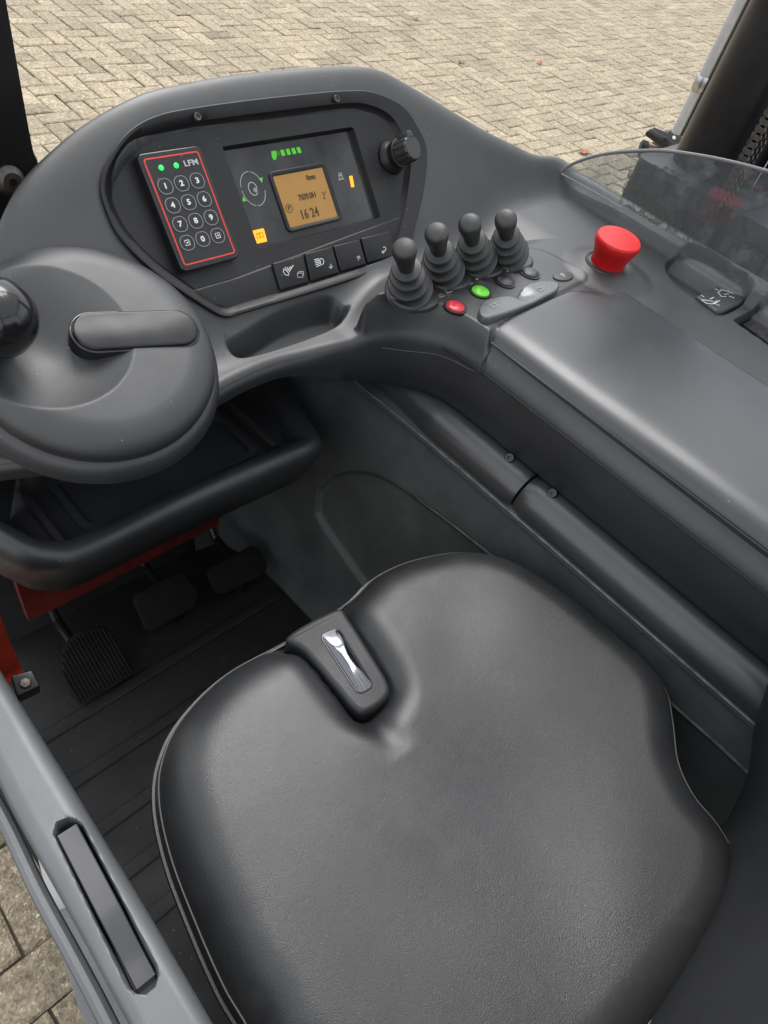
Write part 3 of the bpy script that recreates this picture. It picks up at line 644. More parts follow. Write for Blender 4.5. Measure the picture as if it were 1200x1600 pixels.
soft = sstep(-.2, 1.0, dirn/sr_)
depth = .024*np.clip(1-ds**2, 0, 1)*(1-.55*soft)
hz = hz-depth
lo = [[WF.w(UU[i, j], VV[i, j], hz[i, j]) for j in range(na)] for i in range(nr)]
lo += [WF.loop(circ(0, 0, RW*.997, na), -.026), WF.loop(circ(0, 0, RW*.97, na), -.034), WF.loop(circ(0, 0, RW*.8, na), -.036)]
MB().loft(lo, True, True).build('disc', M['plastic'], sw, sharp=60)
pa, pb_ = np.array(WF.p(148, 521)), np.array(WF.p(276, 515)); rd = np.linalg.norm(np.array(WF.p(276, 543))-np.array(WF.p(276, 489)))/2
ax = (pb_-pa)/np.linalg.norm(pb_-pa); an0 = math.atan2(ax[1], ax[0]); cp = []
for k in range(17): a = an0+math.pi/2+math.pi*k/16; cp.append(pa+rd*np.array([math.cos(a), math.sin(a)]))
for k in range(17): a = an0-math.pi/2+math.pi*k/16; cp.append(pb_+rd*np.array([math.cos(a), math.sin(a)]))
cp = np.array(cp)
MB().slab(WF, off(ccw(cp), .0022), -.02, .0022, .001).build('pad_recess', M['gloss'], sw)
MB().slab(WF, cp, -.02, .0058, .003, 5).build('grip_pad', M['padgloss'], sw)
kq = np.array(WF.p(-4, 522)); SF = Frame(WF.w(kq[0], kq[1], -.018), WF.ex, WF.n)
sk = MB().lathe(SF, [(.016, 0), (.0165, .014), (.022, .018), (.031, .026), (.0345, .040), (.0335, .054), (.028, .066), (.018, .074), (.008, .077), (.0003, .0776)], 48).build('spinner_knob', M['gloss'], sw, sharp=45)
pod = MB().lathe(WF, [(.108, -.028), (.122, -.030), (.128, -.035), (.1305, -.044), (.1325, -.050), (.1325, -.052), (.129, -.054), (.10, -.060), (.08, -.10), (.07, -.2)], 120, False, True).build('steering_pod', M['plastic'], dash, sharp=40)

# ------------------------------------------------------------------ control levers
lev_b = [(640, 462), (692, 432), (744, 414), (793, 404)]; lev_t = [(631, 384), (681, 360), (733, 346), (790, 339)]
lnames = ['black control lever on a bellows boot beside the instrument panel buttons', 'second black control lever out from the instrument panel', 'third black control lever, in line with the green button', 'outermost black control lever, beside the oval P button']
for b_, t_, lb in zip(lev_b, lev_t, lnames):
    base = P(*b_, LZ); hgt = .078
    top = P(*t_, LZ+.092)
    axis = top-base; ks = np.linalg.norm(axis)/.1036; axis /= np.linalg.norm(axis); LFm = Frame(base, (1, 0, 0), axis)
    lv = thing('control_lever', lb, 'lever', base, 'control levers in a row')
    fl = circ(0, 0, .034, 48, .031); fl[:, 1] -= .004*(fl[:, 1] < 0); fl[:, 0] += .006*np.clip(fl[:, 0]/.034, 0, 1)
    boot = MB().slab(Frame(base-np.array([0, 0, .001]), (1, -.25, 0), (0, 0, 1)), fl, -.002, .006, .004).build('boot_flange', M['rubber'], lv)
    prof = [(.024, .003)]
    for r_, h in ((.0310, .0160), (.0265, .0315), (.0225, .0460), (.0188, .0595)):
        prof += [(r_*.48, h-.0060), (r_*.50, h-.0026), (r_*.95, h-.0026), (r_*1.0, h-.0012), (r_*1.0, h+.0002), (r_*.95, h+.0014), (r_*.52, h+.0034)]
    prof += [(.010, .066), (.009, .070)]
    prof = [(a, b*ks) for a, b in prof]
    MB().lathe(LFm, prof, 40).build('bellows_boot', M['rubber'], lv, sharp=28)
    MB().lathe(LFm, [(a, b*ks) for a, b in [(.0095, .062), (.0108, .068), (.0120, .078), (.0140, .088), (.0148, .0935), (.0146, .0980), (.0125, .1013), (.008, .1031), (.0003, .1036)]], 36).build('lever_knob', M['rubber'], lv, sharp=60)

# ------------------------------------------------------------------ emergency stop
eb = P(947, 414, 1.170)
es = thing('emergency_stop_button', 'red flared emergency stop button on the console', 'button', eb)
EF = Frame(eb, (1, 0, 0), (-.06, -.04, 1))
MB().lathe(EF, [(.034, -.010), (.034, .003), (.0325, .0048), (.0300, .0045), (.0290, .001), (.0290, -.01)], 48, False, False).build('collar', M['plastic'], es)
MB().lathe(EF, [(.0268, -.012), (.0262, .004), (.0266, .012), (.0288, .022), (.0325, .031), (.0338, .034), (.0340, .041), (.0333, .0440), (.0318, .0455), (.0003, .0462)], 56).build('cap', M['redplastic'], es, sharp=40)

# ------------------------------------------------------------------ wind deflector
wd = thing('wind_deflector', 'clear scratched plastic wind deflector along the outer console edge', 'windscreen', (1.105, .2, 1.19))
XD = 1.160
tp_ = [PX(*q, XD) for q in [(879, 270), (884, 264), (900, 255), (925, 246), (955, 240), (1000, 237), (1045, 238), (1120, 250), (1200, 270), (1320, 304)]]
tops = crom([(p[1], p[2]) for p in tp_]+[(-.35, tp_[-1][2]+.02)], 160)
base_y = np.r_[np.linspace(tops[0, 0], .45, 40), np.linspace(.445, -.35, 50)]
tz = np.interp(base_y[::-1], tops[::-1, 0], tops[::-1, 1])[::-1]
tg = np.linspace(0, 1, 14)
def pane_x(y, z): return XD-max(0, y-.45)**2*.3
A_ = np.array([[[pane_x(y, z), y, 1.160+(max(z, 1.1605)-1.160)*t] for t in tg] for y, z in zip(base_y, tz)])
B_ = A_+np.array([.004, 0, 0])
gl = MB().grid(A_).grid(B_, True)
n0 = len(base_y)
rim_l = [A_[i, -1] for i in range(n0)]; rim_r = [B_[i, -1] for i in range(n0)]
gl.grid(np.array([rim_l, rim_r]))
mg = bpy.data.materials.new('clear_plastic'); mg.use_nodes = True; N = mg.node_tree.nodes; Lk = mg.node_tree.links; N.clear()
o1 = N.new('ShaderNodeOutputMaterial'); tr = N.new('ShaderNodeBsdfTransparent'); tr.inputs[0].default_value = (.88, .90, .91, 1)
gs = N.new('ShaderNodeBsdfGlossy'); gs.inputs['Roughness'].default_value = .03; fn = N.new('ShaderNodeFresnel'); fn.inputs[0].default_value = 1.6
mx = N.new('ShaderNodeMixShader'); Lk.new(fn.outputs[0], mx.inputs[0]); Lk.new(tr.outputs[0], mx.inputs[1]); Lk.new(gs.outputs[0], mx.inputs[2])
df = N.new('ShaderNodeBsdfDiffuse'); df.inputs[0].default_value = (.34, .345, .35, 1)
tc = N.new('ShaderNodeTexCoord'); nz = N.new('ShaderNodeTexNoise'); nz.inputs['Scale'].default_value = 26; nz.inputs['Detail'].default_value = 9; nz.inputs['Roughness'].default_value = .7; Lk.new(tc.outputs['Object'], nz.inputs['Vector'])
mr = N.new('ShaderNodeMapRange'); mr.inputs['From Min'].default_value = .50; mr.inputs['From Max'].default_value = .72; mr.inputs['To Min'].default_value = .15; mr.inputs['To Max'].default_value = .46; Lk.new(nz.outputs['Fac'], mr.inputs['Value'])
mx2 = N.new('ShaderNodeMixShader'); Lk.new(mr.outputs[0], mx2.inputs[0]); Lk.new(mx.outputs[0], mx2.inputs[1]); Lk.new(df.outputs[0], mx2.inputs[2]); Lk.new(mx2.outputs[0], o1.inputs[0])
M['glass'] = mg
gl.build('pane', M['glass'], wd, sharp=60)
MB().tube([A_[i, -1]+np.array([.002, 0, .0012]) for i in range(n0)], .0028, 8).build('rim_edge', M['greypaint'], wd)
MB().tube([A_[i, 0]*np.array([1, 1, 0])+np.array([-.002, 0, 1.183]) for i in range(1, 30)], .0009, 6).build('base_trim_glint', M['greylight'], wd)  # pale trim line, thin highlight along the pane's foot put into its colour
# torn sticker residue on the pane
M['residue'] = None
mres = bpy.data.materials.new('sticker_residue'); mres.use_nodes = True; N = mres.node_tree.nodes; Lk = mres.node_tree.links; pr = N['Principled BSDF']; pr.inputs['Base Color'].default_value = (.13, .13, .12, 1); pr.inputs['Roughness'].default_value = .8
tc = N.new('ShaderNodeTexCoord'); nz = N.new('ShaderNodeTexNoise'); nz.inputs['Scale'].default_value = 55; nz.inputs['Detail'].default_value = 8; nz.inputs['Roughness'].default_value = .68; nz.inputs['Distortion'].default_value = 1.4; Lk.new(tc.outputs['Object'], nz.inputs['Vector'])
mr = N.new('ShaderNodeMapRange'); mr.inputs['From Min'].default_value = .47; mr.inputs['From Max'].default_value = .58; mr.inputs['To Min'].default_value = .04; mr.inputs['To Max'].default_value = .78; Lk.new(nz.outputs['Fac'], mr.inputs['Value']); Lk.new(mr.outputs[0], pr.inputs['Alpha'])
def on_pane(px, py): return PX(px, py, XD)
rp = resample([on_pane(*q)[1:] for q in [(990, 250), (1052, 262), (1110, 305), (1105, 345), (1082, 392), (1040, 375), (962, 330)]], 60)
rp = rp+rng.normal(0, .0016, rp.shape); RFm = Frame((XD, 0, 0), (0, 1, 0), (1, 0, 0))
rp = ccw(rp); rp[:, 1] = np.maximum(rp[:, 1], 1.186)
k_ = np.linspace(1, .02, 12); lo = []
cen = rp.mean(0)
for s_ in k_: lo.append([(pane_x(y, z)-.0012, y, z) for y, z in cen+(rp-cen)*s_])
MB().loft(lo, False, True).build('sticker_residue', mres, wd)

# ================================================================== SEAT
seat = thing('driver_seat', 'black leather driver seat with shaped cushion and worn surface', 'seat', (.33, 0, .75))
SZ = .932
out_px = [(440, 1012), (350, 1062), (282, 1130), (250, 1195), (244, 1262), (262, 1350), (300, 1452), (343, 1550), (378, 1610), (425, 1700), (560, 1790), (760, 1790), (930, 1710), (1040, 1585), (1100, 1500), (1130, 1440), (1138, 1380), (1133, 1335), (1108, 1290), (1075, 1250), (1052, 1200), (1045, 1145), (1035, 1092), (1008, 1050), (950, 998), (872, 935), (792, 887), (720, 872), (642, 884), (582, 910), (545, 945), (500, 975)]
so_ = ccw(resample(crom([P(*q, SZ)[:2] for q in out_px], 400, True), 240))
cen = np.array([.335, .03]); HZ = .975
hs_px = [(447, 1000), (462, 983), (500, 962), (532, 950), (545, 965), (580, 1020), (607, 1066), (606, 1090), (578, 1112), (555, 1110), (520, 1070), (475, 1018)]
hsp = ccw(resample(crom([P(*q, HZ-.008)[:2] for q in hs_px], 120, True), 72))
v0, v1 = P(575, 1105, HZ)[:2], P(632, 1175, HZ)[:2]
def seat_h(x, y):
    d = -sdf(so_, x, y); q = np.clip(1-d/.055, 0, 1)
    h = SZ+.046-.046*(1-np.sqrt(1-q*q*.99))
    h = h-.016*np.exp(-(((x-.34)/.16)**2+((y+.03)/.15)**2))
    hd = np.clip(1-np.maximum(sdf(hsp, x, y), 0)/.036, 0, 1); h = h-.027*(1-np.sqrt(1-hd*hd*.99))
    e = v1-v0; t = np.clip(((x-v0[0])*e[0]+(y-v0[1])*e[1])/(e@e), 0, 1); dl_ = np.hypot(x-v0[0]-t*e[0], y-v0[1]-t*e[1])
    h = h-.011*(1-t)*np.exp(-(dl_/.016)**2)
    wr = .0012*np.sin(38*(x*.8-y)+3*np.sin(9*y))*sstep(.0, .1, d)
    return h+wr*.5
ns = 70; lo = []
lo.append(np.c_[off(so_, -.03), np.full(240, SZ-.10)]); lo.append(np.c_[off(so_, -.006), np.full(240, SZ-.085)]); lo.append(np.c_[off(so_, -.001), np.full(240, SZ-.05)]); lo.append(np.c_[off(so_, .001), np.full(240, SZ-.012)])
for s_ in 1-np.linspace(0, .97, ns)**1.25:
    p2 = cen+(so_-cen)*s_; lo.append(np.c_[p2, seat_h(p2[:, 0], p2[:, 1])])
cush = MB().loft(lo).build('cushion', M['leather'], seat, sharp=0)
for d, r_, mt, z_ in ((.002, .0026, 'leather', -.001), (-.0035, .0010, 'stitch', .0165)):
    pp = off(so_, d); MB().tube(np.vstack([np.c_[pp, np.full(240, SZ+z_)], [[*pp[0], SZ+z_]]]), r_, 6, False).build('piping' if r_ > .001 else 'stitching', M[mt], cush)
HF = Frame((0, 0, HZ), (1, 0, 0), (0, 0, 1))
hous = MB().slab(HF, hsp, -.09, -.006, .007, 6).build('adjuster_housing', M['leather2'], seat, sharp=0)
wp = rpoly([P(*q, HZ-.003)[:2] for q in [(501, 992), (529, 980), (584, 1070), (561, 1083)]], .005, 5)
MB().slab(HF, off(ccw(wp), .0016), -.012, -.0052, .0008).build('window_trim', M['gloss'], hous)
wq = ccw(resample(wp, 48)); wc = wq.mean(0); lo = [HF.loop(wq, -.01)]
for k in range(9): s_ = 1-k/9; lo.append([HF.w(*(wc+(wq-wc)*s_), -.0050+.0035*(1-s_*s_)) for _ in [0]] if False else [HF.w(p[0], p[1], -.0050+.0045*(1-s_**2)) for p in wc+(wq-wc)*s_])
MB().loft(lo).build('weight_window', M['chrome'], hous, sharp=60)
# backrest with side bolsters
def back_prof(z):
    k = (z-.90)
    f = -.205-.10*k
    bol = .125*sstep(.86, 1.12, z)
    pts = [(.025, f-.12), (.02, f-.02), (.05, f+bol*.75), (.09, f+bol*.6), (.15, f+.01), (.25, f-.005), (.42, f-.005), (.52, f+.012), (.585, f+bol*.7), (.625, f+bol), (.655, f+bol*.5), (.66, f-.03), (.63, f-.12), (.35, f-.13)]
    return crom(pts, 80, True)
lo = []
for z, s_ in ((.885, .93), (.89, .98), (.91, 1), (.95, 1), (1.0, 1), (1.1, 1), (1.2, 1), (1.3, .97), (1.36, .9), (1.39, .75), (1.40, .5)):
    p2 = back_prof(z); c_ = p2.mean(0); lo.append([(a, b, z) for a, b in c_+(p2-c_)*s_])
MB().loft(lo).build('backrest', M['leather2'], seat, sharp=0)
# seat base plinth and recline lever
MB().box(.14, .52, -.35, .16, .5, SZ-.09).build('seat_base', M['plastic2'], seat, smooth=False)
MB().slab(Frame((0, 0, .945), (1, 0, 0), (0, 0, 1)), rpoly([P(*q, .945)[:2] for q in [(1112, 1298), (1134, 1306), (1142, 1345), (1130, 1338)]], .004), -.01, 0, .002).build('recline_lever', M['greylight'], seat)
bk_ = thing('seat_belt_buckle', 'pale seat belt buckle tucked between cushion and backrest', 'buckle', P(1025, 1592, .95))
MB().slab(Frame((0, 0, .955), (1, 0, 0), (0, 0, 1)), rpoly([P(*q, .955)[:2] for q in [(1003, 1612), (1012, 1584), (1030, 1580), (1046, 1590), (1030, 1620)]], .004), -.02, .004, .002).build('buckle_tongue', M['greylight'], bk_)

# ================================================================== RIGHT SIDE WALL, PADDED RAIL
wallo = thing('side_wall', 'worn dark plastic knee wall below the padded rail with a sunken panel', 'wall panel', (.6, .1, .5))
nj, ni = 110, 260
path = crom([(.645, -.55), (.645, -.2), (.645, .2), (.643, .40), (.640, .50), (.634, .60), (.612, .70), (.565, .78), (.48, .80)], ni)
zt_ = np.linspace(.498, .985, nj)
tp = np.gradient(path, axis=0); tp /= np.linalg.norm(tp, axis=1)[:, None]; nw = np.stack([-tp[:, 1], tp[:, 0]], 1)   # points inward (-x)
S = np.r_[0, np.cumsum(np.linalg.norm(np.diff(path, axis=0), axis=1))]
y_s = path[:, 1]
WX = np.zeros((ni, nj, 3))
def wallx(z): return (.985-z)/.485*.097
def onwall(px, py):
    q = PX(px, py, .62)
    for _ in range(6): q = PX(px, py, .645-wallx(q[2]))
    return q[1], q[2]
rec_px = [(496, 800), (500, 762), (520, 742), (548, 734), (585, 738), (620, 757), (700, 815), (760, 862), (900, 970), (1040, 1092), (1150, 1190), (1250, 1290)]
rw = [onwall(*q) for q in rec_px]; rw = [(y, z) for y, z in rw]
low = [onwall(*q) for q in [(590, 945), (540, 872), (508, 825)]]
rw = rw+[(-.56, rw[-1][1]), (-.56, .52), (low[0][0]-.06, .52)]+low
rw = resample(np.array(rw), 120)
YW = y_s[:, None]+0*zt_[None]; ZW = zt_[None]+0*y_s[:, None]
sd_ = sdf(rw, YW, ZW); dep = .007*(1-sstep(-.006, .001, sd_))
lipz = .012*sstep(.972, .980, ZW)
offw = wallx(ZW)+lipz-dep
for i in range(ni):
    WX[i, :, 0] = path[i, 0]+nw[i, 0]*offw[i]; WX[i, :, 1] = path[i, 1]+nw[i, 1]*offw[i]; WX[i, :, 2] = zt_
top = WX[:, -1].copy(); top2 = top-np.c_[nw*.014, np.zeros(ni)]; top2[:, 2] += .002; top3 = top2-np.c_[nw*.05, np.full(ni, .0)]
WX = np.concatenate([WX, top2[:, None], top3[:, None]], 1)
MB().grid(WX).build('wall_skin', M['wall'], wallo, sharp=60)
MB().tube(top2[:200:2]+np.c_[nw[:200:2]*.012, np.full(100, .0005)], .0016, 6).build('lip_edge', M['wornedge'], wallo)
re_ = [onwall(*q) for q in [(585, 737), (620, 756), (700, 814), (760, 861), (900, 970), (1040, 1091), (1150, 1189), (1250, 1290)]]
MB().tube([(.645-wallx(z)-.0004, y, z) for y, z in crom(re_, 40)], [.0003+.0018*min(1, k/20) for k in range(40)], 6).build('recess_edge', M['wornedge'], wallo)
padr = thing('padded_rail', 'rounded satin black padded rail in two lengths under the armrest', 'rail', (.68, .1, 1.0))
def railseg(y0, y1, taper, seed):
    n = 50; ys = np.linspace(y0, y1, n); p_ = []
    for y in ys:
        x = .676-.16*max(0, (y-.47))**1.2*1.2; p_.append((x, y, .996))
    r_ = np.full(n, .036)
    if taper: r_ = r_*np.interp(ys, [.40, .585], [1, .45])
    else: r_[0] = .033
    r_[0 if not taper else 0] *= .93
    return MB().tube(p_, r_, 28)
seam_y = float(PX(812, 772, .655)[1])
railseg(seam_y+.0015, .585, True, 1).build('rail_pad', M['railpad'], padr, sharp=50)
railseg(seam_y-.0015, -.5, False, 2).build('rail_pad', M['railpad'], padr, sharp=50)
for q in ((798, 713), (865, 768)):
    c = PX(*q, .668); fr = Frame((.669, c[1], min(c[2], 1.03)), (0, 1, 0), (-.7, 0, .7))
    MB().lathe(fr, [(.0075, -.004), (.0075, .003), (.006, .005), (.0028, .005), (.0025, .002), (.0003, .002)], 20).build('screw', M['gloss'], padr)

# ================================================================== STORAGE BIN UNDER DASH
bz = .935
bin_o = thing('storage_bin', 'black open storage bin with rounded lip under the dashboard', 'storage bin', (.33, .6, .8))
f_l = [P(*q, bz)[:2] for q in [(-60, 812), (0, 843), (40, 862), (80, 866), (130, 857), (300, 777), (450, 712), (486, 697)]]
ends = P(497, 690, bz)[:2]; endt = P(440, 588, bz)[:2]
loopb = np.vstack([crom(f_l, 40), crom([f_l[-1], ends+np.array([.004, .004]), ends+np.array([.012, .02]), endt+np.array([.0, 0])], 14)[1:], [[endt[0]+.005, .78]], [[f_l[0][0], .78]]])
loopb = ccw(resample(loopb, 150))
def lb_(d, z, sx=0): p2 = off(loopb, d); return [(a, b, z) for a, b in p2]
def tuck(p, k): return [(a, b+k*(.78-b)/.27*1.0, z) for a, b, z in p]
lo = [tuck(lb_(-.03, .815), .10), tuck(lb_(-.008, .818), .05), tuck(lb_(0, .83), .025), tuck(lb_(.004, .88), .008), lb_(.008, .913), lb_(.003, .930), lb_(-.009, bz), lb_(-.022, .932), lb_(-.029, .922), lb_(-.031, .914), lb_(-.033, .903), lb_(-.038, .900)]
bl_ = np.array(lo[-1]); bc_ = bl_.mean(0)
for k_ in (.9, .6, .3, .02): lo.append([tuple(bc_+(p-bc_)*np.array([k_, k_, 1])) for p in bl_])
sb = MB().loft(lo).build('bin_body', M['plastic'], bin_o, sharp=60)
MB().box(.150, .540, .540, .742, .890, .9012).build('bin_floor', M['plastic'], bin_o, smooth=False)
trp = rpoly([P(*q, .847)[:2] for q in [(178, 772), (175, 790), (400, 700), (408, 682), (395, 686), (200, 760)]], .004)
t4 = [np.array([.20, .552]), np.array([.47, .552]), np.array([.47, .66]), np.array([.20, .66])]
MB().ring(Frame((0, 0, .900), (1, 0, 0), (0, 0, 1)), rpoly(t4, .012), rpoly([t4[0]+.010, t4[1]+[-.010, .010], t4[2]-.010, t4[3]+[.010, -.010]], .008), 0, .010).build('floor_rib', M['plastic'], bin_o)
MB().box(.165, .173, .545, .74, .898, .922).build('divider', M['plastic2'], bin_o, smooth=False)
MB().box(.485, .493, .545, .74, .898, .918).build('divider', M['plastic2'], bin_o, smooth=False)

# ================================================================== FOOTWELL
fl = MB().box(-.02, .60, -.6, .95, .46, .498).build('cab_floor', M['mat'], smooth=False); fl['kind'] = 'structure'
for k, (y0, y1) in enumerate(((.36, .372), (.30, .306))): pass
mt = thing('floor_mat', 'black ribbed rubber floor mat in the footwell', 'mat', (.3, .4, .498))
MB().slab(Frame((0, 0, .498), (1, 0, 0), (0, 0, 1)), rrect(.02, -.2, .545, .74, .01), 0, .006, .003).build('sheet', M['mat'], mt)
for y in (.52, .43, .345, .27, .20): MB().slab(Frame((0, 0, .504), (1, 0, 0), (0, 0, 1)), rrect(.03, y, .535, y+.022, .004), 0, .004, .003).build('rib', M['mat'], mt)
# front bulkhead painted red
bh = thing('front_bulkhead', 'red painted steel bulkhead behind the pedals under the storage bin', 'panel', (.3, .8, .5))
MB().box(.125, .46, .635, .65, .660, .815).build('plate', M['redshade'], bh, smooth=False)  # plate in the red with shade put into its colour
MB().box(.06, .60, .80, .82, .50, .80).build('back_plate', M['pillar'], bh, smooth=False)
rs_ = thing('red_side_panel', 'bright red body panel corner beyond the grey side rail', 'body panel', (.08, .6, .5))
ps = [PX(*q, .07) for q in [(-30, 900), (0, 945), (22, 1000), (38, 1038)]]
xl = []
for k, (y, z) in enumerate([(.95, .52), (.95, 1.0)]): pass
yb = float(ps[-1][1]); zb = float(ps[-1][2])
prof = crom([(.95, zb-.05), (.75, zb-.02), (yb+.06, zb-.01), (yb, zb)], 20)
g = []
for x in (.030, .034, .062, .066):
    g.append([(x, y, z-(.004 if x in (.030, .066) else 0)) for y, z in crom([(ps[0][1]+.2, ps[0][2]+.1), tuple(ps[0][1:]), tuple(ps[1][1:]), tuple(ps[2][1:]), tuple(ps[3][1:]), (yb+.01, zb-.03), (yb+.2, zb-.16)], 40)])
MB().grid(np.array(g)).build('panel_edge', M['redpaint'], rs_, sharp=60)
# black bracket and bolt at the panel's foot
bb = thing('hinge_bracket', 'small black bracket with grey bolt at the foot of the red panel', 'bracket', P(45, 1070, .95))
c = P(40, 1068, .93); fr = Frame(c, (1, 0, 0), (0, -.3, 1))
MB().slab(fr, rpoly([(-.013, -.008), (.010, -.010), (.012, .010), (-.008, .015)], .002), -.03, 0, .002).build('plate', M['pillar'], bb)
MB().lathe(Frame(fr.w(0, 0, 0), fr.ex, fr.n), [(.006, 0), (.006, .004), (.005, .005), (.0003, .0055)], 6).build('bolt', M['dullsteel'], bb, smooth=False)
# pedals
def pedal(name, label, pts, zz_, tilt, ribs, shaft):
    c = np.mean([P(*q, zz_) for q in pts], axis=0); fr = Frame(c, (1, 0, 0), (0, -math.sin(tilt), math.cos(tilt)))
    t = thing(name, label, 'pedal', (c[0], c[1], .504))
    out2 = ccw(resample(crom([fr.p(*q) for q in pts], 160, True) if ribs < 0 else rpoly([fr.p(*q) for q in pts], .006 if ribs else .012, 4), 60))
    p_ = MB().slab(fr, out2, -.012, 0, .004).build('pedal_pad', M['pedal'], t)
    if ribs:
        n = abs(ribs); u0, u1 = out2[:, 0].min(), out2[:, 0].max()
        for k in range(n):
            u = u0+(k+.7)*(u1-u0)/(n+.4); col_ = out2[np.abs(out2[:, 0]-u) < (u1-u0)*.06]
            if len(col_) < 2: continue
            a, b = col_[:, 1].min()+.006, col_[:, 1].max()-.006
            if b-a < .01: continue
            MB().slab(fr, rrect(u-.0016, a, u+.0016, b, .001, 2), 0, .002, .0008, 1).build('rib', M['pedal'], p_)
    MB().tube([fr.w(0, .02, -.012), c+np.array([0, .09, .0]), np.array([c[0], .79, c[2]+.16])], .008, 10).build('pedal_arm', M['pillar'], t)
    MB().tube([fr.w(0, 0, -.012), np.array([c[0], c[1], .50])], .010, 10).build('stop', M['pillar'], t)
    return t
pedal('foot_pedal', 'ribbed quarter round pedal beside the left cab wall', [(128, 1104), (113, 1087), (102, 1064), (97, 1038), (99, 1015), (108, 998), (124, 985), (150, 978), (170, 980), (212, 1052)], .56, math.radians(32), 16, 0)
pedal('foot_pedal', 'plain black pedal between the ribbed pedal and the right pedal', [(232, 992), (205, 930), (285, 890), (312, 925), (306, 948)], .57, math.radians(35), 0, 0)
pedal('foot_pedal', 'plain black pedal near the right knee wall', [(343, 932), (320, 890), (400, 850), (420, 882), (414, 898)], .57, math.radians(35), 0, 0)

# ================================================================== LEFT RAIL
rail = thing('side_rail', 'light grey side rail with a recessed grab handle beside the seat', 'rail', (0, .1, .9))
RZ = 1.05
ri = [P(*q, RZ)[:2] for q in [(-140, 822), (0, 1048), (109, 1225), (220, 1408), (330, 1596), (420, 1750), (520, 1920)]]
ro = [P(*q, RZ)[:2] for q in [(-250, 860), (-60, 1120), (20, 1268), (110, 1430), (196, 1590), (290, 1760), (390, 1930)]]
ri = crom(ri, 460); ro = crom(ro, 460)
tr_ = np.linspace(0, 1, 60); gx = ri[:, None]*(1-tr_[None, :, None])+ro[:, None]*tr_[None, :, None]
wR = np.linalg.norm(ri-ro, axis=1)[:, None]; di = tr_[None]*wR; do = (1-tr_[None])*wR
slot = ccw(resample(rpoly([P(*q, RZ)[:2] for q in [(88, 1290), (115, 1282), (245, 1530), (215, 1552)]], .009, 5), 60))
q1 = np.clip(1-di/.014, 0, 1); q2 = np.clip(1-do/.012, 0, 1)
gz = RZ-.012*(1-np.sqrt(1-q1*q1*.98))-.008*(1-np.sqrt(1-q2*q2*.98))
gz = gz-.036*(1-sstep(-.003, .001, sdf(off(slot, .0035), gx[..., 0], gx[..., 1])))
g = np.concatenate([gx, gz[..., None]], 2)
nn_ = ri-ro; nn_ /= np.linalg.norm(nn_, axis=1)[:, None]
inn = [np.c_[ri+nn_*d, np.full(460, RZ-dz)] for d, dz in ((-.01, .30), (.0015, .06), (.0015, .02))]
outr = [np.c_[ro-nn_*d, np.full(460, RZ-dz)] for d, dz in ((.0008, .014), (.001, .035), (-.01, .037))]
g = np.concatenate([np.stack(inn, 1), g, np.stack(outr, 1)], 1)
MB().grid(g, True).build('rail_body', M['rail'], rail, sharp=50)
MB().slab(Frame((0, 0, RZ-.032), (1, 0, 0), (0, 0, 1)), off(slot, .002), -.003, 0).build('slot_shade', M['gloss'], rail)  # black insert, puts the slot's deep shade into colour
so2 = [np.array(P(*q, RZ)[:2]) for q in [(92, 1296), (112, 1288), (242, 1528), (218, 1546)]]
a0 = (so2[0]+so2[1])/2; a1 = (so2[2]+so2[3])/2; e = a1-a0; Lh = np.linalg.norm(e); e /= Lh; nrm = np.array([-e[1], e[0]])
g = []
for s_ in np.linspace(.01, .97, 40):
    c = a0+e*Lh*s_; hgt = RZ-.004-.014*sstep(.55, .85, s_)
    g.append([(*(c+nrm*d), hgt+dz) for d, dz in ((.0078, -.03), (.0078, -.0008), (.0070, 0), (-.0070, 0), (-.0078, -.0008), (-.0078, -.03))])
MB().loft([list(x) for x in g], True, True).build('grab_handle', M['handle'], rail, sharp=22)
# outer lower trim strip and grey step panel
trm = thing('sill_trim', 'thin grey sill strip running along the outside of the rail', 'trim', (-.04, .1, .98))
to = [P(*q, RZ-.03)[:2] for q in [(-260, 900), (-60, 1180), (0, 1268), (60, 1392), (110, 1485), (160, 1580), (250, 1760), (340, 1930)]]
MB().tube([(a, b, RZ-.03) for a, b in crom(to, 60)], .006, 10).build('strip', M['rail'], trm)
spn = thing('side_step', 'flat mid grey side step plate low beside the rail over the pavers', 'step', (-.1, 0, .3))
sp = [P(*q, .62)[:2] for q in [(75, 1432), (100, 1418), (150, 1440), (330, 1800), (215, 1800), (135, 1610)]]
SPF = Frame((0, 0, .62), (1, 0, 0), (0, 0, 1))
MB().slab(SPF, rpoly(sp, .004), -.03, 0, .002).build('plate', M['greypaint'], spn)
MB().stroke(SPF, [P(*q, .62)[:2] for q in [(93, 1428), (112, 1490), (160, 1620)]], .0014, .0006).build('fold_line', M['plastic2'], spn)
lk = thing('step_bracket', 'thin grey steel bracket leading to the step panel', 'bracket', P(75, 1400, .6))
LKF = Frame((0, 0, .60), (1, 0, 0), (0, 0, 1))
MB().slab(LKF, [P(*q, .60)[:2] for q in [(55, 1325), (64, 1330), (100, 1400), (112, 1425), (83, 1432)]], -.01, 0, .001).build('arm', M['greylight'], lk)

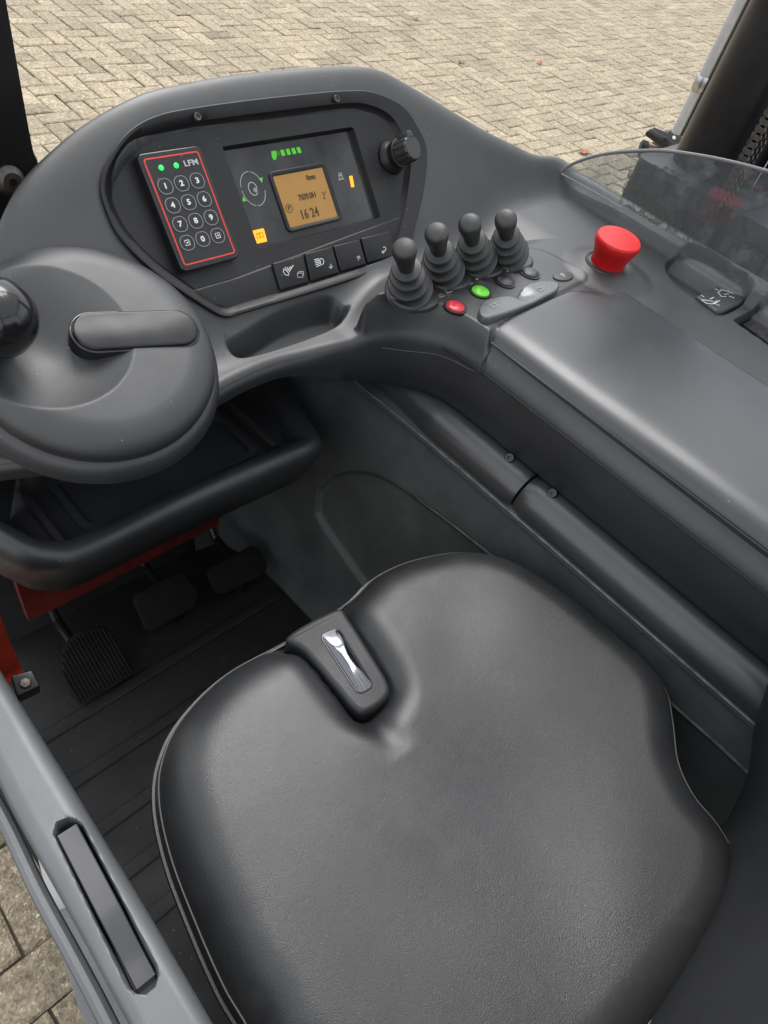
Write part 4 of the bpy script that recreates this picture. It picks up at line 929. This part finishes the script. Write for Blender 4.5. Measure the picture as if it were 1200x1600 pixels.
# ================================================================== OVERHEAD GUARD, MAST SIDE
og = thing('overhead_guard', 'black overhead guard whose legs rise at the front of the cab', 'cab guard', (.6, .5, .3))
YL = .86
pe = [PY(*q, YL) for q in [(0, 16), (11, 79), (22, 140), (34, 198), (45, 234), (56, 268), (75, 300)]]
xr = float(np.mean([p[0] for p in pe[1:4]]))
edge = [(xr-.004, 2.1), (xr, 1.6), (xr, 1.42)] + [(float(p[0]), float(p[2])) for p in pe[3:]] + [(float(pe[-1][0])+.03, 1.0), (float(pe[-1][0])+.03, .6)]
ed = crom(edge, 60); lo = []
for x, z in ed: lo.append([(x-.13, YL+.03, z), (x-.13, YL-.03, z), (x-.012, YL-.03, z), (x-.003, YL-.027, z), (x, YL-.018, z), (x, YL+.03, z)])
legl = MB().loft([l for l in lo]).build('guard_leg', M['pillar'], og, sharp=35)
c = PY(13, 281, YL-.031); MB().lathe(Frame(c, (1, 0, 0), (.1, -1, .1)), [(.017, 0), (.017, .004), (.011, .010), (.005, .011), (.0045, .006), (.0003, .006)], 20).build('bolt', M['dullsteel'], legl)
# right leg: rounded section
e0 = P(1055, 235, 1.2); 
def rleg(z, cx, cy, s=1): 
    return [(cx+a*s, cy+b*s, z) for a, b in rpoly([(-.075, -.085), (.085, -.085), (.085, .075), (-.075, .075)], .055, 8)]
dr = np.array([e0[0], e0[1]]); nrm_ = np.array([-dr[1], dr[0]])/np.linalg.norm(dr); cR = dr-nrm_*.078+dr/np.linalg.norm(dr)*.03
MB().loft([rleg(z, *cR) for z in (.3, 1.0, 1.5, 2.1)]).build('guard_leg', M['pillar'], og, sharp=40)
cR2 = cR-nrm_*.125
MB().loft([rleg(z, *cR2, .42) for z in (.3, 1.0, 1.5, 2.1)]).build('guard_leg_flange', M['pillar'], og, sharp=40)
# roof frame and bars (seen as reflections)
for (x0, y0, x1, y1) in ((.1, YL, 1.5, YL), (.1, -.75, 1.5, -.75), (.1, -.75, .1, YL), (1.5, -.75, 1.5, YL)):
    MB().tube([(x0, y0, 2.1), (x1, y1, 2.1)], .035, 12).build('roof_frame', M['pillar'], og)
for k in range(9): MB().tube([(.22+.145*k, -.75, 2.1), (.22+.145*k, YL, 2.1)], .012, 8).build('roof_bar', M['pillar'], og)
for x in (.1, 1.5): MB().tube([(x, -.75, .3), (x, -.75, 2.1)], .04, 12).build('guard_leg', M['pillar'], og)

# dark machinery beyond the deflector
ch = thing('machine_hood', 'dark dirty machine cover seen through the wind deflector', 'hood', (1.5, 0, .3))
XH = 1.40; q0 = PX(992, 252, XH); q1_ = PX(957, 316, XH); zh = float(PX(1000, 246, XH)[2])
ye = float((q0[1]+q1_[1])/2)
MB().loft([[(x, y, z) for x, y in rpoly([(XH, ye), (XH, -.8), (2.0, -.8), (2.0, ye)], .02, 4)] for z in (.2, .9, zh)]).build('cover', M['rough_dark'], ch, sharp=40)
for k in range(9):
    y = ye-.14-.035*k; MB().box(XH-.014, XH+.002, y-.006, y+.006, .75, zh-.04).build('rib', M['rough_dark'], ch, smooth=False)
# chain beside the right leg
cn = thing('mast_chain', 'greasy steel leaf chain behind the right guard leg', 'chain', (1.6, .3, .8))
c0 = PY(1180, 225, .42)
for k in range(20):
    for j in range(5):
        z = c0[2]-.12+.012*k
        MB().slab(Frame((c0[0]+.009*j-.01, .42+.006*(j % 2), z), (0, 1, 0), (1, 0, 0)), circ(0, 0, .008, 10, .008), -.003, .003, .001, 1).build('link', M['dullsteel'], cn)
# pale pole, black bracket and brown block left of the right leg
pole = thing('pale_pole', 'pale grey pole rising beside the right guard leg', 'pole', P(1064, 205, .9))
b0_ = P(1056, 208, .75); t0_ = b0_+np.array([0, 0, 1.3])
dv = np.array([-b0_[1], b0_[0], 0])/np.hypot(b0_[0], b0_[1])
MB().tube([b0_+np.array([0, 0, z]) for z in (0, .3, .8, 1.3)], .020, 16).build('tube', M['greylight'], pole)
MB().tube([b0_+dv*(-.03)+np.array([0, 0, z]) for z in (.0, .5, 1.3)], .010, 10).build('cable', M['plastic2'], pole)
c = np.array([b0_[0], b0_[1], PL(1085, 130, b0_, np.array([b0_[0], b0_[1], 0]))[2]]); MB().lathe(Frame(c-np.array([0, 0, .02]), (1, 0, 0), (0, 0, 1)), [(.024, 0), (.026, .004), (.026, .05), (.024, .054)], 20).build('clamp', M['steel'], pole)
br = thing('black_bracket', 'black ribbed steel bracket at the foot of the pale pole', 'bracket', P(1030, 215, .7))
BFm = Frame(P(1035, 212, .72), (1, -.9, .0), (-.45, -.5, .75))
def bl(pts): return [BFm.p(*q) for q in pts]
MB().slab(BFm, rpoly(bl([(1010, 206), (1022, 198), (1042, 206), (1052, 200), (1070, 196), (1060, 240), (1050, 236)]), .006), -.02, 0, .004).build('plate', M['pillar'], br)
MB().slab(BFm, rpoly(bl([(1008, 208), (1014, 202), (1058, 228), (1052, 236)]), .003), 0, .012, .004).build('rail', M['pillar'], br)
MB().slab(BFm, circ(*BFm.p(1053, 215), .008, 16), -.002, .001).build('hole', M['white'], br)
bw = thing('brown_block', 'rusty brown block below the black bracket', 'block', P(1028, 232, .6))
B2 = Frame(P(1028, 230, .66), (1, -.9, .0), (-.45, -.5, .75)); bl2 = lambda pts: [B2.p(*q) for q in pts]
MB().slab(B2, bl2([(1015, 224), (1046, 236), (1044, 246), (1010, 238)]), -.03, 0, .004).build('body', M['brown'], bw)
MB().slab(B2, bl2([(1020, 222), (1026, 220), (1050, 234), (1046, 238)]), -.01, .004, .001).build('face', M['greylight'], bw)
MB().slab(B2, rpoly(bl2([(1000, 232), (1004, 218), (1014, 222), (1013, 240), (1000, 244)]), .004), -.02, .006, .003).build('clip', M['pillar'], bw)
